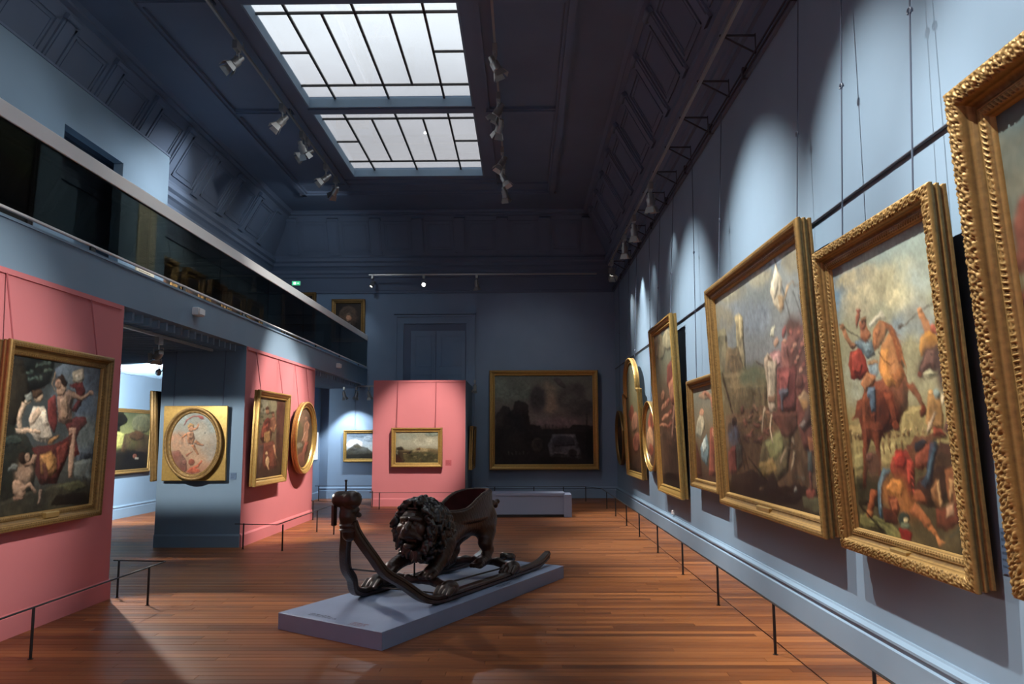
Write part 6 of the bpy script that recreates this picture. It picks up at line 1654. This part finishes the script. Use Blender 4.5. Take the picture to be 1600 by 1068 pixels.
# small hygrometer just above the right skirting
tag(MB().bevbox(2.41, 2.45, 13.0, 13.06, .33, .40, .006).build('sensor', M['white']), 'tiny white sensor box above the right skirting', 'sensor')

# ------------------------------------------------------------------ the lights themselves
WARM = (1, .93, .85); COOL = (.86, .94, 1.0); NEU = (1.0, .975, .92)
# right ceiling track, aimed at the right wall
spotlight((-.40, 1.2, 7.36), (2.4, 1.2, 2.2), 'nearest of the right ceiling track spotlights, above the entrance', M['bulbs'], 700, 50, .8, NEU, s=1.25)
spotlight((-.40, 3.6, 7.36), (2.4, 3.3, 2.6), 'second of the right ceiling track spotlights, above the front', M['bulbs'], 650, 46, .75, NEU, s=1.25)
spotlight((-.40, 5.6, 7.36), (2.4, 5.3, 2.1), 'spotlight above the platform on the right ceiling track', M['bulbs'], 650, 46, .8, NEU, s=1.25)
spotlight((-.40, 8.4, 7.36), (2.4, 7.9, 1.7), 'spotlight over the sleigh on the right ceiling track', M['bulbs'], 900, 54, .9, NEU, s=1.25)
spotlight((-.40, 11.02, 7.36), (2.4, 11.4, 1.5), 'nearest visible spotlight on the right ceiling track', M['bulbs'], 1000, 52, .9, NEU, s=1.25)
spotlight((-.40, 12.67, 7.36), (-4.1, 13.6, 1.2), 'upper of two close spotlights beside the skylight gap', M['bulbs'], 1150, 34, .6, WARM, s=1.25)
spotlight((-.40, 13.35, 7.36), (-2.5, 18.4, 1.5), 'lower of two close spotlights beside the skylight gap', M['lampm'], 1150, 22, .7, WARM, s=1.25)
spotlight((-.40, 15.19, 7.36), (-4.1, 14.3, 1.0), 'fourth spotlight along the right ceiling track', M['bulbs'], 500, 30, .6, WARM, s=1.25)
spotlight((-.40, 16.16, 7.36), (2.4, 15.4, 1.6), 'next to last spotlight on the right ceiling track', M['bulbs'], 900, 46, .9, NEU, s=1.25)
spotlight((-.40, 17.16, 7.36), (.6, 20.8, 1.8), 'last spotlight on the right ceiling track', M['lampm'], 35, 66, 1.0, s=1.25)
# left ceiling track
spotlight((-4.19, 10.86, 7.36), (-6.35, 8.6, 3.7), 'nearest spotlight on the left ceiling track', M['lampm'], 30, 90, 1.0, COOL, s=1.25)
spotlight((-4.19, 13.05, 7.36), (-6.3, 12.0, 4.2), 'lone bright spotlight on the left ceiling track', M['bulbs'], 70, 90, 1.0, COOL, s=1.25)
spotlight((-4.19, 14.30, 7.36), (-2.4, 18.4, 1.5), 'upper lamp of the paired spotlights on the left track', M['bulbs'], 0, 18, s=1.25)
spotlight((-4.19, 14.62, 7.36), (-6.9, 13.6, 5.2), 'lower lamp of the paired spotlights on the left track', M['bulbs'], 110, 80, .9, COOL, s=1.25)
spotlight((-4.19, 16.08, 7.36), (-6.9, 14.8, 4.5), 'bright spotlight near the far end of the left track', M['bulbs'], 120, 46, .8, WARM, s=1.25)
spotlight((-4.19, 16.94, 7.36), (-6.0, 19.6, 5.6), 'last spotlight on the left ceiling track', M['lampm'], 25, 120, 1.0, COOL, s=1.25)
# right wall track
spotlight((2.08, 12.38, 5.68), (2.42, 12.9, 1.9), 'first visible spotlight on the right wall track', M['bulbs'], 18, 80, 1.0, NEU, s=1.2)
spotlight((2.08, 14.29, 5.68), (2.42, 14.9, 1.4), 'second visible spotlight on the right wall track', M['bulbs'], 18, 70, 1.0, NEU, s=1.2)
spotlight((2.08, 15.68, 5.68), (2.42, 16.3, 1.9), 'third visible spotlight on the right wall track', M['bulbs'], 70, 70, 0.8, NEU, s=1.2)
spotlight((2.08, 18.0, 5.68), (2.30, 15.4, 1.2), 'last spotlight on the right wall track at the corner', M['bulbs'], 50, 60, 0.8, NEU, s=1.2)
# back wall track
spotlight((-3.98, 20.35, 5.84), (-4.9, 19.5, 3.9), 'left lit spotlight on the back wall track', M['bulb'], 12, 140, .9, COOL, barn=False)
spotlight((-2.62, 20.35, 5.84), (-1.6, 8.0, .8), 'centre lit spotlight on the back wall track', M['bulb'], 100, 50, .8, COOL, barn=False)
spotlight((-1.22, 20.35, 5.84), (-1.0, 20.9, 3.0), 'unlit spotlight on the back wall track', None, 0, 30)
# under the balcony
spotlight((-4.50, 9.55, 2.83), (-8.0, 13.6, 1.4), 'spotlight under the balcony ahead of the bright side room', M['bulbs'], 420, 34, 0.7, COOL, s=.9)
spotlight((-5.2, 9.45, 2.90), (-2.55, 5.5, 0), 'hidden spotlight behind the near pink wall', M['bulbs'], 210, 62, .3, WARM, barn=False, s=.8)
wc = spotlight((-5.30, 8.75, 2.90), (-4.86, 11.7, 1.44), 'hidden spotlight aimed at the winged child', M['bulbs'], 150, 75, 0.3, NEU, size=.010, barn=False, s=.8)
# its barn doors cut the beam to a level band across the column
P_(MB().box(-5.62, -4.98, 9.04, 9.045, 2.628, 2.80).box(-5.62, -4.98, 9.04, 9.045, 2.38, 2.520).build('barn_door', M['black'], None), wc)
spotlight((-6.2, 13.2, 2.90), (-8.08, 16.4, 1.6), 'hidden spotlight in the side room on the left', M['bulbs'], 640, 100, .7, COOL, barn=False, s=.8)
spotlight((-4.62, 20.15, 2.88), (-4.35, 20.8, .9), 'left lamp under the balcony at the far end', M['bulbs'], 45, 90, .5, COOL, s=.8)
spotlight((-4.30, 20.15, 2.88), (-4.8, 20.8, .8), 'middle lamp under the balcony at the far end', M['bulbs'], 40, 70, .5, COOL, s=.8)
spotlight((-3.98, 20.15, 2.88), (-3.8, 20.7, 1.5), 'right grey lamp under the balcony at the far end', None, 0, 30, s=.8)
spotlight((-1.25, 20.2, 3.05), (-1.3, 19.6, 1.4), 'small lamp beside the right edge of the pink block', M['lampm'], 0, 30, s=.8)
# unseen spotlights added for fill and to brighten dim walls
spotlight((-4.19, 1.5, 7.36), (2.4, -1.5, 2.0), 'unseen fill spotlight added on the left track above the viewer', M['bulbs'], 2200, 70, .9, NEU, s=1.25)
spotlight((-.40, -1.8, 7.36), (-4.1, -1.8, 1.6), 'unseen fill spotlight added above and behind the viewer on the right', M['bulbs'], 2200, 60, 0.9, NEU, s=1.25)
spotlight((2.08, 4.05, 5.68), (-4.15, 5.6, 1.8), 'unseen spotlight added on the right wall track to brighten the near pink wall', M['bulbs'], 620, 31, 0.8, NEU, s=1.25)  # added out of view to lift the near pink wall
spotlight((-.40, 7.0, 7.36), (-6.35, 9.6, 5.0), 'unseen spotlight added on the right track to brighten the upper gallery partition', M['bulbs'], 110, 56, 1.0, NEU, s=1.25)  # extra lamp out of view, brightens the gallery partition
spotlight((-.40, 7.7, 7.36), (-6.9, 15.6, 4.5), 'unseen spotlight added on the right track to brighten the upper gallery gilt frames', M['bulbs'], 900, 34, 1.0, WARM, s=1.25)  # extra lamp out of view, brightens the frames behind the glass
